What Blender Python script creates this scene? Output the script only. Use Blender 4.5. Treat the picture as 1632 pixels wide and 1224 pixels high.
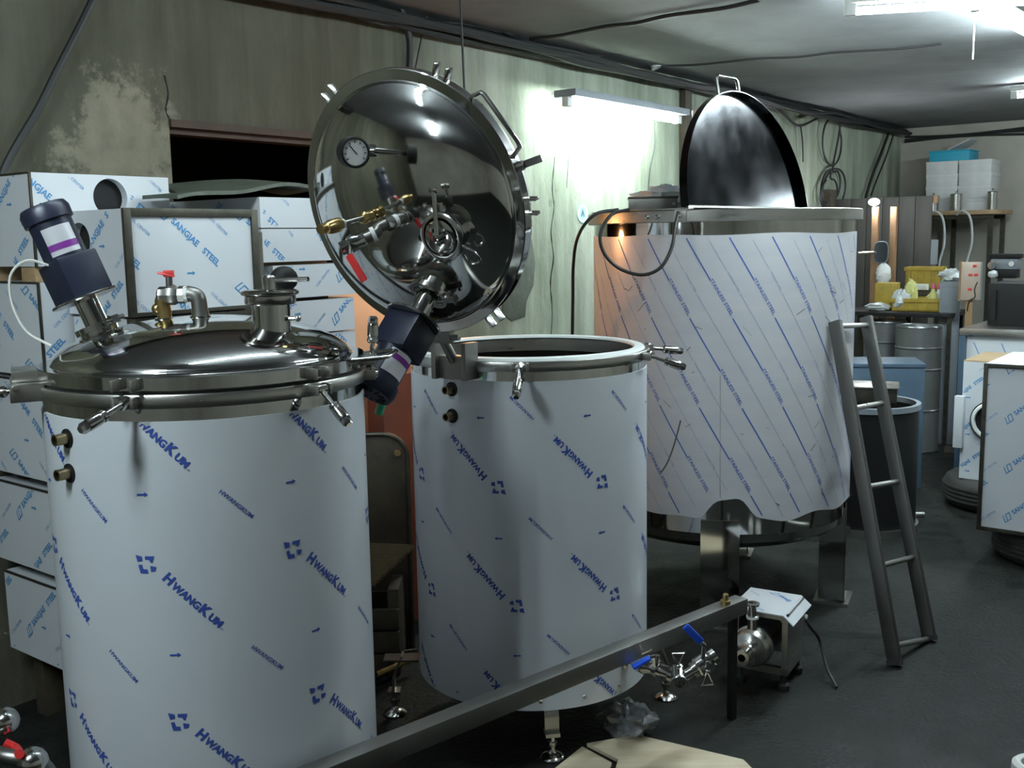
import bpy, bmesh, math, random
from mathutils import Vector, Matrix, Quaternion
random.seed(7)
for o in list(bpy.data.objects): bpy.data.objects.remove(o)
scn = bpy.context.scene
COL = scn.collection
PI = math.pi

# ------------------------------------------------------------------ camera
F, EYE, PITCH, ROLL = 1650.0, 1.55, math.radians(8.0), math.radians(-1.0)
cd = bpy.data.cameras.new('camera'); cam = bpy.data.objects.new('camera', cd); COL.objects.link(cam)
cd.sensor_width = 36.0; cd.lens = 36.0 * F / 1632.0; cd.clip_start = 0.05
cam.matrix_world = Matrix.Translation((0, 0, EYE)) @ Matrix.Rotation(PI/2 - PITCH, 4, 'X') @ Matrix.Rotation(ROLL, 4, 'Z')
scn.camera = cam

# ------------------------------------------------------------------ world and exposure
wd = bpy.data.worlds.new('world'); scn.world = wd; wd.use_nodes = True
wd.node_tree.nodes['Background'].inputs[0].default_value = (0.02, 0.025, 0.03, 1)
wd.node_tree.nodes['Background'].inputs[1].default_value = 0.3
vs = scn.view_settings
vs.view_transform = 'Standard'; vs.look = 'None'; vs.gamma = 1.0; vs.use_curve_mapping = False
vs.exposure = 0.0
TUBE_STRENGTH = 205.0         # radiance of a fluorescent tube
OLD_TUBE = 215.0              # the tired tube on the wall

# ------------------------------------------------------------------ room frame
ANG = math.atan2(2085 - 816, F)
WD = Vector((math.sin(ANG), math.cos(ANG), 0)); WN = Vector((-math.cos(ANG), math.sin(ANG), 0)); ZZ = Vector((0, 0, 1))
DW = 3.4                      # camera to left wall
CEIL = 2.585
S0, S1, Q1 = -3.0, 11.0, 6.3
def WF(s, q, z): return WD*s + WN*(DW - q) + ZZ*z
RM = Matrix((( WD.x, -WN.x, 0, 0), (WD.y, -WN.y, 0, 0), (0, 0, 1, 0), (0, 0, 0, 1)))  # local x along wall, y into room
MW = Matrix.Translation(WN*DW) @ RM     # (s,q,z) -> world

_R = cam.matrix_world.to_3x3()
def ray(x, y):
    d = _R @ Vector(((x-816)/F, (612-y)/F, -1.0)); return d/d.y
def at(x, y, Y): return Vector((0, 0, EYE)) + ray(x, y)*Y
def onz(x, y, z=0.0):
    d = ray(x, y); return Vector((0, 0, EYE)) + d*((z-EYE)/d.z)
def onwall(x, y, q=0.0):
    d = ray(x, y); return Vector((0, 0, EYE)) + d*((DW-q)/d.dot(WN))
def onplane(x, y, p, n):
    o = Vector((0, 0, EYE)); d = ray(x, y); return o + d*((p-o).dot(n)/d.dot(n))
def swq(P): return P.dot(WD), DW - P.dot(WN), P.z

# ------------------------------------------------------------------ mesh builder
def frame(p, z, xh=None):
    z = Vector(z).normalized(); xh = Vector(xh) if xh is not None else (Vector((1, 0, 0)) if abs(z.x) < .9 else Vector((0, 1, 0)))
    x = (xh - z*xh.dot(z)).normalized(); y = z.cross(x); p = Vector(p)
    return Matrix(((x.x, y.x, z.x, p.x), (x.y, y.y, z.y, p.y), (x.z, y.z, z.z, p.z), (0, 0, 0, 1)))
I4 = Matrix.Identity(4)
def catmull(pts, n=8):
    pts = [Vector(p) for p in pts]
    if len(pts) < 3: return pts
    P = [pts[0]*2-pts[1]] + pts + [pts[-1]*2-pts[-2]]; out = []
    for i in range(1, len(P)-2):
        a, b, c, d = P[i-1:i+3]
        for k in range(n):
            t = k/n
            out.append(.5*((2*b) + (c-a)*t + (2*a-5*b+4*c-d)*t*t + (3*b-a-3*c+d)*t**3))
    out.append(pts[-1]); return out
class MB:
    def __init__(s, M=I4): s.v = []; s.f = []; s.M = M
    def add(s, vs_, fs, M=None):
        M = s.M @ M if M is not None else s.M
        b = len(s.v); s.v += [M @ Vector(v) for v in vs_]; s.f += [tuple(i+b for i in f) for f in fs]; return s
    def box(s, x0, x1, y0, y1, z0, z1, M=None):
        return s.add([(x0,y0,z0),(x1,y0,z0),(x1,y1,z0),(x0,y1,z0),(x0,y0,z1),(x1,y0,z1),(x1,y1,z1),(x0,y1,z1)],
              [(0,3,2,1),(4,5,6,7),(0,1,5,4),(1,2,6,5),(2,3,7,6),(3,0,4,7)], M)
    def lathe(s, prof, n=32, M=None, a0=0, a1=None):
        vs_ = []; fs = []; full = a1 is None; m = n if full else n+1; a1 = a0+2*PI if full else a1
        for (r, z) in prof:
            for i in range(m):
                a = a0 + (a1-a0)*i/n; vs_.append((r*math.cos(a), r*math.sin(a), z))
        for k in range(len(prof)-1):
            for i in range(n):
                j = (i+1) % m
                a, b, c, d = k*m+i, k*m+j, (k+1)*m+j, (k+1)*m+i
                if prof[k][0] < 1e-6: fs.append((a, c, d))
                elif prof[k+1][0] < 1e-6: fs.append((a, b, d))
                else: fs.append((a, b, c, d))
        return s.add(vs_, fs, M)
    def cyl(s, p0, p1, r0, r1=None, n=20, caps=True):
        p0, p1 = Vector(p0), Vector(p1); r1 = r0 if r1 is None else r1; L = (p1-p0).length
        pr = ([(0, 0)] if caps else []) + [(r0, 0), (r1, L)] + ([(0, L)] if caps else [])
        return s.lathe(pr, n, frame(p0, p1-p0))
    def pipe(s, p0, p1, r0, r1, n=24):                 # hollow tube with wall thickness
        p0, p1 = Vector(p0), Vector(p1); L = (p1-p0).length
        return s.lathe([(r1, 0), (r0, 0), (r0, L), (r1, L), (r1, 0)], n, frame(p0, p1-p0))
    def tube(s, pts, r, n=8, closed=False):
        pts = [Vector(p) for p in pts]; N = len(pts); vs_ = []; fs = []
        t0 = (pts[1]-pts[0]).normalized(); nx = t0.orthogonal().normalized()
        for i, p in enumerate(pts):
            if closed: t = (pts[(i+1) % N]-pts[i-1]).normalized()
            else: t = ((pts[min(i+1, N-1)]-pts[i]).normalized() + (pts[i]-pts[max(i-1, 0)]).normalized()).normalized()
            nx = (nx - t*nx.dot(t)).normalized(); ny = t.cross(nx)
            rr = r[i] if isinstance(r, (list, tuple)) else r
            for k in range(n):
                a = 2*PI*k/n; vs_.append(p + (nx*math.cos(a) + ny*math.sin(a))*rr)
        for i in range(N if closed else N-1):
            for k in range(n):
                j = (i+1) % N; fs.append((i*n+k, i*n+(k+1) % n, j*n+(k+1) % n, j*n+k))
        if not closed: fs += [tuple(range(n-1, -1, -1)), tuple((N-1)*n+k for k in range(n))]
        return s.add(vs_, fs)
    def prism(s, poly, z0, z1, M=None):
        n = len(poly)
        return s.add([(x, y, z0) for x, y in poly] + [(x, y, z1) for x, y in poly],
            [tuple(range(n-1, -1, -1)), tuple(range(n, 2*n))] + [(i, (i+1) % n, n+(i+1) % n, n+i) for i in range(n)], M)
    def ball(s, c, r, n=16, sc=(1, 1, 1)):
        m = n//2; pr = [(max(0, math.sin(PI*k/m)) if 0 < k < m else 0, -math.cos(PI*k/m)) for k in range(m+1)]
        return s.lathe([(a*r, b*r) for a, b in pr], n, Matrix.Translation(c) @ Matrix.Diagonal((sc[0], sc[1], sc[2], 1)))
    def build(s, name, mat, parent=None, smooth=True, ang=35, bevel=0, sub=0, root=None):
        me = bpy.data.meshes.new(name)
        off = Vector((0, 0, 0))
        p = parent
        while p is not None: off += p.location; p = p.parent
        vs_ = [v - off for v in s.v]
        if parent is None and root is not None: vs_ = [v - Vector(root) for v in s.v]
        me.from_pydata(vs_, [], s.f); me.validate()
        bm = bmesh.new(); bm.from_mesh(me)
        bmesh.ops.remove_doubles(bm, verts=bm.verts, dist=1e-5)
        bmesh.ops.recalc_face_normals(bm, faces=bm.faces)
        if bevel:
            es = [e for e in bm.edges if len(e.link_faces) == 2 and e.calc_face_angle(0) > .5]
            bmesh.ops.bevel(bm, geom=es, offset=bevel, segments=2, profile=.6, affect='EDGES', clamp_overlap=True)
        bm.to_mesh(me); bm.free()
        if smooth:
            for pl in me.polygons: pl.use_smooth = True
            me.set_sharp_from_angle(angle=math.radians(ang))
        o = bpy.data.objects.new(name, me); COL.objects.link(o)
        if parent is not None: o.parent = parent
        elif root is not None: o.location = root
        if isinstance(mat, str): mat = MATS[mat]
        me.materials.append(mat)
        return o
def tag(o, label=None, cat=None, group=None, kind=None):
    if label: o['label'] = label
    if cat: o['category'] = cat
    if group: o['group'] = group
    if kind: o['kind'] = kind
    return o
def thing(name, label, cat, loc=(0, 0, 0), group=None):
    o = bpy.data.objects.new(name, None); COL.objects.link(o); o.location = loc; o.empty_display_size = .1
    return tag(o, label, cat, group)

# ------------------------------------------------------------------ materials
MATS = {}
def mat(name, col, rough=.5, metal=0., var=None, vscale=6., bump=0., bscale=30., stretch=(1, 1, 1), spec=.5, alpha=1., emit=None, trans=0., rvar=0., coat=0.):
    m = bpy.data.materials.new(name); m.use_nodes = True; nt = m.node_tree; N = nt.nodes; L = nt.links
    b = N['Principled BSDF']
    b.inputs['Base Color'].default_value = (*col, 1); b.inputs['Roughness'].default_value = rough
    b.inputs['Metallic'].default_value = metal; b.inputs['Specular IOR Level'].default_value = spec
    b.inputs['Coat Weight'].default_value = coat; b.inputs['Coat Roughness'].default_value = .12
    if alpha < 1: b.inputs['Alpha'].default_value = alpha
    if trans: b.inputs['Transmission Weight'].default_value = trans
    if emit: b.inputs['Emission Color'].default_value = (*emit[0], 1); b.inputs['Emission Strength'].default_value = emit[1]
    if var or bump or rvar:
        tc = N.new('ShaderNodeTexCoord'); mp = N.new('ShaderNodeMapping'); mp.inputs['Scale'].default_value = stretch
        L.new(tc.outputs['Object'], mp.inputs[0])
        nz = N.new('ShaderNodeTexNoise'); nz.inputs['Scale'].default_value = vscale; nz.inputs['Detail'].default_value = 7; nz.inputs['Roughness'].default_value = .62
        L.new(mp.outputs[0], nz.inputs[0])
        if var:
            r = N.new('ShaderNodeValToRGB'); r.color_ramp.elements[0].position = .32; r.color_ramp.elements[1].position = .68
            r.color_ramp.elements[0].color = (*col, 1); r.color_ramp.elements[1].color = (*var, 1)
            L.new(nz.outputs[0], r.inputs[0]); L.new(r.outputs[0], b.inputs['Base Color'])
        if rvar:
            mr = N.new('ShaderNodeMapRange'); mr.inputs[1].default_value = .3; mr.inputs[2].default_value = .7
            mr.inputs[3].default_value = rough; mr.inputs[4].default_value = rough + rvar
            L.new(nz.outputs[0], mr.inputs[0]); L.new(mr.outputs[0], b.inputs['Roughness'])
        if bump:
            n2 = N.new('ShaderNodeTexNoise'); n2.inputs['Scale'].default_value = bscale; n2.inputs['Detail'].default_value = 6
            L.new(mp.outputs[0], n2.inputs[0])
            bp = N.new('ShaderNodeBump'); bp.inputs['Strength'].default_value = bump; bp.inputs['Distance'].default_value = .02
            L.new(n2.outputs[0], bp.inputs['Height']); L.new(bp.outputs[0], b.inputs['Normal'])
    MATS[name] = m; return m
mat('mirror', (.62, .62, .60), .05, 1., rvar=.05, vscale=3)
mat('polished', (.58, .57, .55), .12, 1., rvar=.08, vscale=9)
mat('brushed', (.50, .49, .46), .26, 1., rvar=.12, vscale=14, stretch=(1, 1, 6))
mat('dullsteel', (.24, .235, .22), .36, 1., rvar=.15, vscale=10)
mat('ladder', (.13, .128, .12), .34, .9, rvar=.15, vscale=10)
mat('mildsteel', (.040, .038, .030), .45, .6, var=(.075, .068, .050), vscale=22)
mat('film', (.60, .635, .68), .34, .15, var=(.64, .67, .70), vscale=3, spec=.6, bump=.015, bscale=4, coat=.25)
mat('film_big', (.60, .61, .65), .36, .15, var=(.66, .66, .68), vscale=5, spec=.5, bump=.03, bscale=6, stretch=(1, 1, 4), coat=.2)
mat('film_box', (.56, .585, .61), .38, .05, var=(.60, .62, .645), vscale=2, spec=.5, coat=.15)
mat('ink', (.035, .075, .33), .5)
mat('ink_box', (.05, .22, .46), .5)
mat('ink_pale', (.16, .26, .50), .5)
mat('ink_big', (.045, .12, .46), .5)
mat('brass', (.52, .38, .16), .28, 1.)
mat('oldbrass', (.30, .24, .14), .35, 1.)
mat('navy', (.012, .016, .035), .38, .1)
mat('black', (.006, .006, .006), .6, spec=.3)
mat('darkboard', (.035, .034, .030), .7, var=(.060, .056, .048), vscale=8, stretch=(1, 1, .2))
mat('rubber', (.012, .012, .012), .75)
mat('gasket', (.62, .66, .64), .5)
mat('darkgasket', (.02, .02, .02), .6)
mat('labelsilver', (.55, .55, .58), .4, .2)
mat('purple', (.16, .02, .22), .4)
mat('white', (.72, .73, .72), .45)
mat('offwhite', (.55, .56, .54), .5)
mat('redplastic', (.62, .03, .03), .4)
mat('blueplastic', (.02, .08, .55), .35)
mat('cable', (.015, .015, .015), .55)
mat('whitecable', (.65, .65, .60), .5)
mat('greenplastic', (.02, .28, .13), .45)
mat('yellow', (.42, .30, .03), .55, var=(.30, .20, .02), vscale=12)
mat('orange', (.16, .035, .014), .5, var=(.10, .025, .012), vscale=8)
mat('wood', (.33, .20, .09), .65, var=(.22, .13, .06), vscale=9, stretch=(1, 1, .15), bump=.1)
mat('timber', (.42, .29, .16), .7, var=(.30, .20, .10), vscale=7, stretch=(.3, 3, 3), bump=.1)
mat('plywood', (.62, .53, .38), .7, var=(.48, .39, .26), vscale=5, stretch=(.6, 4, 1), bump=.08)
mat('redboard', (.30, .10, .04), .6, var=(.16, .06, .03), vscale=9)
mat('peach', (.62, .40, .24), .65, var=(.55, .36, .22), vscale=5)
mat('tarp', (.085, .10, .075), .6, var=(.05, .06, .045), vscale=10, bump=.2)
mat('darkbrown', (.028, .024, .018), .6, var=(.065, .05, .03), vscale=15)
mat('greypaint', (.20, .225, .25), .5, var=(.16, .18, .20), vscale=5)
mat('bluepaint', (.04, .075, .12), .45, var=(.06, .10, .14), vscale=6)
mat('greendark', (.015, .05, .05), .5)
mat('teal', (.02, .30, .42), .5)
mat('cardbox', (.50, .50, .49), .6, var=(.62, .62, .60), vscale=7)
mat('drumsteel', (.26, .27, .28), .33, .75, var=(.20, .21, .22), vscale=5)
mat('poly', (.17, .18, .19), .07, 0., alpha=.62, spec=1., coat=1.)
mat('polywhite', (.72, .76, .80), .3, 0., alpha=.85, spec=.6, bump=.4, bscale=16)
mat('poly2', (.62, .66, .66), .2, 0., alpha=.8, spec=.9, bump=.5, bscale=20)
mat('tyre', (.02, .02, .02), .7, var=(.035, .033, .03), vscale=20)
mat('weave', (.13, .095, .045), .75, var=(.085, .065, .03), vscale=30)
mat('glassdark', (.03, .035, .04), .08, 0., spec=.9)
mat('pink', (.60, .12, .20), .5)
mat('paleyellow', (.55, .55, .20), .5)
mat('stickerblue', (.30, .62, .66), .5)
mat('tubeglow', (.9, .95, 1.), .5, emit=((.80, .95, 1.), TUBE_STRENGTH))
mat('oldtubeglow', (.9, .95, 1.), .5, emit=((.82, .96, .92), OLD_TUBE))
mat('dimtubeglow', (.9, .95, 1.), .5, emit=((.80, .95, 1.), TUBE_STRENGTH*.36))
mat('bulbglow', (1, .95, .9), .5, emit=((.90, .96, 1.), 330.))
mat('warmglow', (1, .7, .4), .5, emit=((1., .46, .18), 170.))

def wall_material():
    m = bpy.data.materials.new('concrete_wall'); m.use_nodes = True; nt = m.node_tree; N = nt.nodes; L = nt.links
    b = N['Principled BSDF']; b.inputs['Roughness'].default_value = .8; b.inputs['Specular IOR Level'].default_value = .25
    tc = N.new('ShaderNodeTexCoord')
    def noise(scale, stretch, detail=8, rough=.6):
        mp = N.new('ShaderNodeMapping'); mp.inputs['Scale'].default_value = stretch; L.new(tc.outputs['Object'], mp.inputs[0])
        n = N.new('ShaderNodeTexNoise'); n.inputs['Scale'].default_value = scale; n.inputs['Detail'].default_value = detail; n.inputs['Roughness'].default_value = rough
        L.new(mp.outputs[0], n.inputs[0]); return n.outputs[0]
    def ramp(sock, stops):
        r = N.new('ShaderNodeValToRGB'); e = r.color_ramp.elements
        e[0].position, e[0].color = stops[0][0], (*stops[0][1], 1); e[1].position, e[1].color = stops[-1][0], (*stops[-1][1], 1)
        for p, c in stops[1:-1]: x = e.new(p); x.color = (*c, 1)
        L.new(sock, r.inputs[0]); return r.outputs[0]
    def mix(fac, a, c):
        x = N.new('ShaderNodeMix'); x.data_type = 'RGBA'; L.new(fac, x.inputs[0]); L.new(a, x.inputs[6]); L.new(c, x.inputs[7]); return x.outputs[2]
    raw = ramp(noise(1.6, (1, 1, .7)), [(.30, (.060, .058, .040)), (.5, (.085, .082, .058)), (.72, (.125, .118, .085))])
    paint = ramp(noise(1.4, (1, 1, .7)), [(.30, (.22, .25, .19)), (.5, (.30, .33, .26)), (.72, (.38, .40, .33))])
    def pos_mask(axis, off, lo, hi, nscale=3., namp=.5):
        vm = N.new('ShaderNodeVectorMath'); vm.operation = 'DOT_PRODUCT'; L.new(tc.outputs['Object'], vm.inputs[0]); vm.inputs[1].default_value = axis
        nz = noise(nscale, (1, 1, 1)); ad = N.new('ShaderNodeMath'); ad.operation = 'MULTIPLY_ADD'; L.new(nz, ad.inputs[0]); ad.inputs[1].default_value = namp; L.new(vm.outputs['Value'], ad.inputs[2])
        mr = N.new('ShaderNodeMapRange'); L.new(ad.outputs[0], mr.inputs[0]); mr.inputs[1].default_value = lo + namp*.5; mr.inputs[2].default_value = hi + namp*.5; return mr.outputs[0]
    along = pos_mask(tuple(WD), 0, 3.3, 4.6)               # unpainted concrete near the opening, greenish paint further along
    base = mix(along, raw, paint)
    streak = ramp(noise(9, (1, 1, .10), 5), [(.34, (0, 0, 0)), (.60, (1, 1, 1))])
    hsv = N.new('ShaderNodeHueSaturation'); hsv.inputs['Value'].default_value = .66; hsv.inputs['Saturation'].default_value = 1.15; L.new(base, hsv.inputs['Color'])
    c1 = mix(streak, hsv.outputs[0], base)
    # a torn plaster patch with its own outline, low on the wall left of the opening
    pc = onwall(205, 250)
    dv = N.new('ShaderNodeVectorMath'); dv.operation = 'DISTANCE'; L.new(tc.outputs['Object'], dv.inputs[0]); dv.inputs[1].default_value = tuple(pc)
    pn_ = N.new('ShaderNodeMath'); pn_.operation = 'MULTIPLY_ADD'; L.new(noise(9, (1, 1, 1), 12, .78), pn_.inputs[0]); pn_.inputs[1].default_value = .85; L.new(dv.outputs['Value'], pn_.inputs[2])
    pm = N.new('ShaderNodeMapRange'); L.new(pn_.outputs[0], pm.inputs[0]); pm.inputs[1].default_value = .70; pm.inputs[2].default_value = .60
    pl = ramp(noise(14, (1, 1, 1)), [(.3, (.15, .138, .10)), (.7, (.22, .20, .145))])
    c2 = mix(pm.outputs[0], c1, pl)
    spots = ramp(noise(7, (1, 1, .6), 9, .7), [(.24, (1, 1, 1)), (.36, (0, 0, 0))])
    dk = N.new('ShaderNodeRGB'); dk.outputs[0].default_value = (.05, .055, .04, 1)
    c3 = mix(spots, c2, dk.outputs[0])
    L.new(c3, b.inputs['Base Color'])
    bp = N.new('ShaderNodeBump'); bp.inputs['Strength'].default_value = .5; bp.inputs['Distance'].default_value = .02
    L.new(noise(18, (1, 1, .6), 8, .65), bp.inputs['Height']); L.new(bp.outputs[0], b.inputs['Normal'])
    MATS['wall'] = m
wall_material()
mat('backwall', (.30, .28, .24), .8, var=(.42, .39, .34), vscale=1.2, bump=.15, bscale=14)
mat('ceiling', (.17, .175, .18), .85, var=(.24, .245, .25), vscale=2.2, bump=.2, bscale=9)
mat('floor', (.005, .006, .005), .45, var=(.017, .019, .0165), vscale=7, bump=.3, bscale=55, rvar=.3, spec=.18)
mat('plaster', (.42, .385, .27), .85, var=(.33, .31, .22), vscale=16, bump=.4, bscale=30)
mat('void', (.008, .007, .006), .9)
mat('rustbrown', (.030, .016, .010), .7, var=(.05, .026, .014), vscale=14)

# ------------------------------------------------------------------ flat print (lettering as thin inked outlines)
_tc = {}
def text2d(txt, cap=1.0, bold=.0):
    key = (txt, bold)
    if key not in _tc:
        cu = bpy.data.curves.new('t', 'FONT'); cu.body = txt; cu.resolution_u = 2; cu.offset = bold
        ob = bpy.data.objects.new('t', cu); COL.objects.link(ob)
        dg = bpy.context.evaluated_depsgraph_get(); me = ob.evaluated_get(dg).to_mesh()
        vs_ = [(v.co.x, v.co.y) for v in me.vertices]; fs = [tuple(p.vertices) for p in me.polygons]
        ob.evaluated_get(dg).to_mesh_clear(); bpy.data.objects.remove(ob); bpy.data.curves.remove(cu)
        x0 = min(v[0] for v in vs_); _tc[key] = ([(x-x0, y) for x, y in vs_], fs, max(v[0] for v in vs_)-x0)
    k = cap/.73
    vs_, fs, wdt = _tc[key]
    return [(x*k, y*k) for x, y in vs_], fs, wdt*k
class Print:                                   # 2-D collection of inked polygons
    def __init__(s): s.v = []; s.f = []
    def add(s, vs_, fs, x, y, a=0., mirror=1):
        c, sn = math.cos(a), math.sin(a); b = len(s.v)
        s.v += [(x + c*u - sn*v, y + sn*u + c*v) for u, v in vs_]; s.f += [tuple(i+b for i in f) for f in fs]
    def text(s, t, x, y, cap, a=0., bold=.0, fit=None):
        vs_, fs, w = text2d(t, cap, bold)
        if fit: vs_ = [(u*fit/w, v) for u, v in vs_]; w = fit
        s.add(vs_, fs, x, y, a); return w
    def rects(s, rs, x, y, a=0.):
        for (x0, x1, y0, y1) in rs: s.add([(x0, y0), (x1, y0), (x1, y1), (x0, y1)], [(0, 1, 2, 3)], x, y, a)
    def poly(s, pts, x, y, a=0.): s.add(pts, [tuple(range(len(pts)))], x, y, a)
    def line(s, x0, y0, x1, y1, wd, seg=.04):
        d = math.hypot(x1-x0, y1-y0); n = max(1, int(d/seg)); a = math.atan2(y1-y0, x1-x0)
        for i in range(n): s.rects([(d*i/n, d*(i+1)/n, -wd/2, wd/2)], x0, y0, a)
    def build(s, name, matn, mapf, ok, parent):
        mb = MB(); keep = [f for f in s.f if all(ok(*s.v[i]) for i in f)]
        used = sorted({i for f in keep for i in f}); mp = {i: k for k, i in enumerate(used)}
        if not keep: return None
        mb.add([mapf(*s.v[i]) for i in used], [tuple(mp[i] for i in f) for f in keep])
        me = bpy.data.meshes.new(name); off = Vector((0, 0, 0)); p = parent
        while p is not None: off += p.location; p = p.parent
        me.from_pydata([v-off for v in mb.v], [], mb.f); me.materials.append(MATS[matn])
        o = bpy.data.objects.new(name, me); COL.objects.link(o); o.parent = parent; o['kind'] = 'stuff'; return o
ARROW = [(-.012, -.0022), (.004, -.0022), (.004, -.0055), (.012, 0), (.004, .0055), (.004, .0022), (-.012, .0022)]
def hk_cell(p, u, z, sg=1):
    """one repeat of the protective film's print; u,z is the place of the square mark; sg=-1 when the sheet hangs upside down"""
    fl = 0. if sg > 0 else PI
    a = math.radians(-46) + fl
    # the four-piece mark
    for q in ([(-.016, .014), (-.005, .011), (-.005, .004), (-.013, .002)], [(.000, .012), (.016, .012), (.012, .001), (.009, .001), (.007, .006), (.000, .006)],
              [(-.012, -.003), (-.006, -.002), (-.004, -.010), (.003, -.010), (.004, -.017), (-.009, -.017)], [(.008, -.004), (.018, -.006), (.016, -.013), (.009, -.014)]):
        p.poly([(x_*1.3, y_*1.3) for x_, y_ in q], u, z, fl)
    c, s_ = math.cos(a), math.sin(a); x, y = u + sg*.034, z - sg*.034
    adv = 0
    for t, cap in (('H', .0225), ('WANG', .0165), ('K', .0225), ('UM', .0165)):
        adv += p.text(t, x + c*adv, y + s_*adv, cap, a, .045) + .0030
    p.text('zo', x + c*adv, y + s_*adv, .006, a, .0)
    a2 = math.radians(-45) + fl
    p.text('HWANGKUM', u + sg*.160, z + sg*.146, .0098, a2, .012, fit=.09)
    p.poly(ARROW, u + sg*.004, z + sg*.148, fl + (math.radians(3)))
def hk_print(cx, cy, r, u0, z0, zlo, zhi, sg, parent):
    p = Print(); per, ver, sh = .313, .350, .048
    for j in range(-4, 5):
        for i in range(-4, 5):
            u = u0 + i*per + j*sh; 
            if abs(u) < 1.05: hk_cell(p, u, z0 - j*ver, sg)
    R_ = r + .0009
    return p.build('film_print', 'ink', lambda u, z: (cx + R_*math.sin(u/r), cy - R_*math.cos(u/r), z), lambda u, z: zlo+.002 < z < zhi-.002, parent)
def sj_print(parent, org, ex, ey, nrm, w, h, seed, flip=1, scale=1.0, holes=(), off=None):
    """print of the steel sheets on the cabinets: diagonal lettering, parallelogram marks and arrows, clipped to the face"""
    rnd = random.Random(seed); p = Print(); a = math.radians(-41 if flip > 0 else 41)
    ou, ov = off if off else (rnd.uniform(0, .3), rnd.uniform(0, .25)); k = scale
    c, s_ = math.cos(a), math.sin(a)
    for i in range(-9, 10):
        for j in range(-6, 7):
            u, v = ou + i*.27*k + j*.350*k*c, ov + j*.350*k*s_
            if u < -.5 or u > w+.5 or v < -.5 or v > h+.5: continue
            for (x0, x1, y0, y1) in ((0, .004, -.012, .02), (.004, .014, -.012, -.008), (.014, .018, -.012, .02), (.018, .036, .016, .02), (.032, .036, -.012, .02), (.018, .036, -.012, -.008)):
                p.add([(x0*k + y0*.35*k, y0*k), (x1*k + y0*.35*k, y0*k), (x1*k + y1*.35*k, y1*k), (x0*k + y1*.35*k, y1*k)], [(0, 1, 2, 3)], u, v, a)
            d = .052*k; d += p.text('SANGJAE', u + c*d, v + s_*d, .020*k, a, .03, fit=.112*k) + .022*k
            p.text('STEEL', u + c*d, v + s_*d, .020*k, a, .03, fit=.072*k)
            p.text('COIL CENTER', u + .17*k, v - .02*k, .010*k, a, .0)
            p.poly([(q*1.2*k, r_*1.2*k) for q, r_ in ARROW], u - .165*k, v + .045*k, 0)
    org, ex, ey, nrm = Vector(org), Vector(ex), Vector(ey), Vector(nrm)
    def ok(u, v):
        if not (.004 < u < w-.004 and .004 < v < h-.004): return False
        return all(math.hypot(u-hx, v-hy) > hr + .004 for hx, hy, hr in holes)
    return p.build('film_print', 'ink_box', lambda u, v: org + ex*u + ey*v + nrm*.0009, ok, parent)

# ------------------------------------------------------------------ room shell
MB(MW).box(S0, S1, 0, Q1, -.12, 0).build('floor', 'floor', smooth=False)['kind'] = 'structure'
MB(MW).box(S0, S1, 0, Q1, CEIL, CEIL+.15).build('ceiling', 'ceiling', smooth=False)['kind'] = 'structure'
OS0, OS1, OZ0, OZ1 = 2.36, 3.75, .55, 2.01            # dark opening in the left wall
m = MB(MW)
m.box(S0, OS0, -.2, 0, 0, CEIL).box(OS1, S1, -.2, 0, 0, CEIL).box(OS0, OS1, -.2, 0, OZ1, CEIL).box(OS0, OS1, -.2, 0, 0, OZ0)
m.build('wall_left', 'wall', smooth=False)['kind'] = 'structure'
wl_ = bpy.data.objects['wall_left']
for pts, r in (([(884, 250), (880, 300), (883, 330), (878, 370), (882, 410), (877, 450), (880, 500), (876, 560)], .0035), ([(905, 150), (903, 190), (906, 240), (903, 300)], .002), ([(262, 120), (268, 150), (264, 175), (270, 190)], .003)):
    MB().tube(catmull([onwall(x, y, .0) for x, y in pts], 4), [r*(.5 + random.random()) for _ in range(len(pts)*4-3)], 5).build('wall_crack', 'black', wl_)
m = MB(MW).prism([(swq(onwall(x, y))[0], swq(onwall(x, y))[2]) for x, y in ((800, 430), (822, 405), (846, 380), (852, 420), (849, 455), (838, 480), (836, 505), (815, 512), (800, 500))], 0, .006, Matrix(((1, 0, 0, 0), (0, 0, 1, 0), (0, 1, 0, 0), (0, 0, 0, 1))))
m.build('dark_patch', 'tarp', wl_, bevel=.002)  # irregular dark green-grey patch laid on the wall
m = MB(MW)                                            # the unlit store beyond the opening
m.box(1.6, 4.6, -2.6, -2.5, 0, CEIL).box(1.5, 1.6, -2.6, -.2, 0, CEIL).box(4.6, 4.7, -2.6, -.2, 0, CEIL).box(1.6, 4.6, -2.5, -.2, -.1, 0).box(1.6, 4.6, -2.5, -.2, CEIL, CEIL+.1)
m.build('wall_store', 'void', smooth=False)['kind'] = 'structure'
m = MB(MW).box(OS0, OS1, -.12, .015, OZ1-.028, OZ1).box(OS0, OS1, -.10, -.02, OZ1-.05, OZ1-.028)
m.build('trim_1', 'rustbrown', smooth=False)['kind'] = 'structure'
MB(MW).box(S1, S1+.2, -.2, Q1+.2, 0, CEIL).build('wall_back', 'backwall', smooth=False)['kind'] = 'structure'
MB(MW).box(S0-.2, S0, -.2, Q1+.2, 0, CEIL).build('wall_front', 'backwall', smooth=False)['kind'] = 'structure'
MB(MW).box(S0, S1, Q1, Q1+.2, 0, CEIL).build('wall_right', 'backwall', smooth=False)['kind'] = 'structure'

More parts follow.
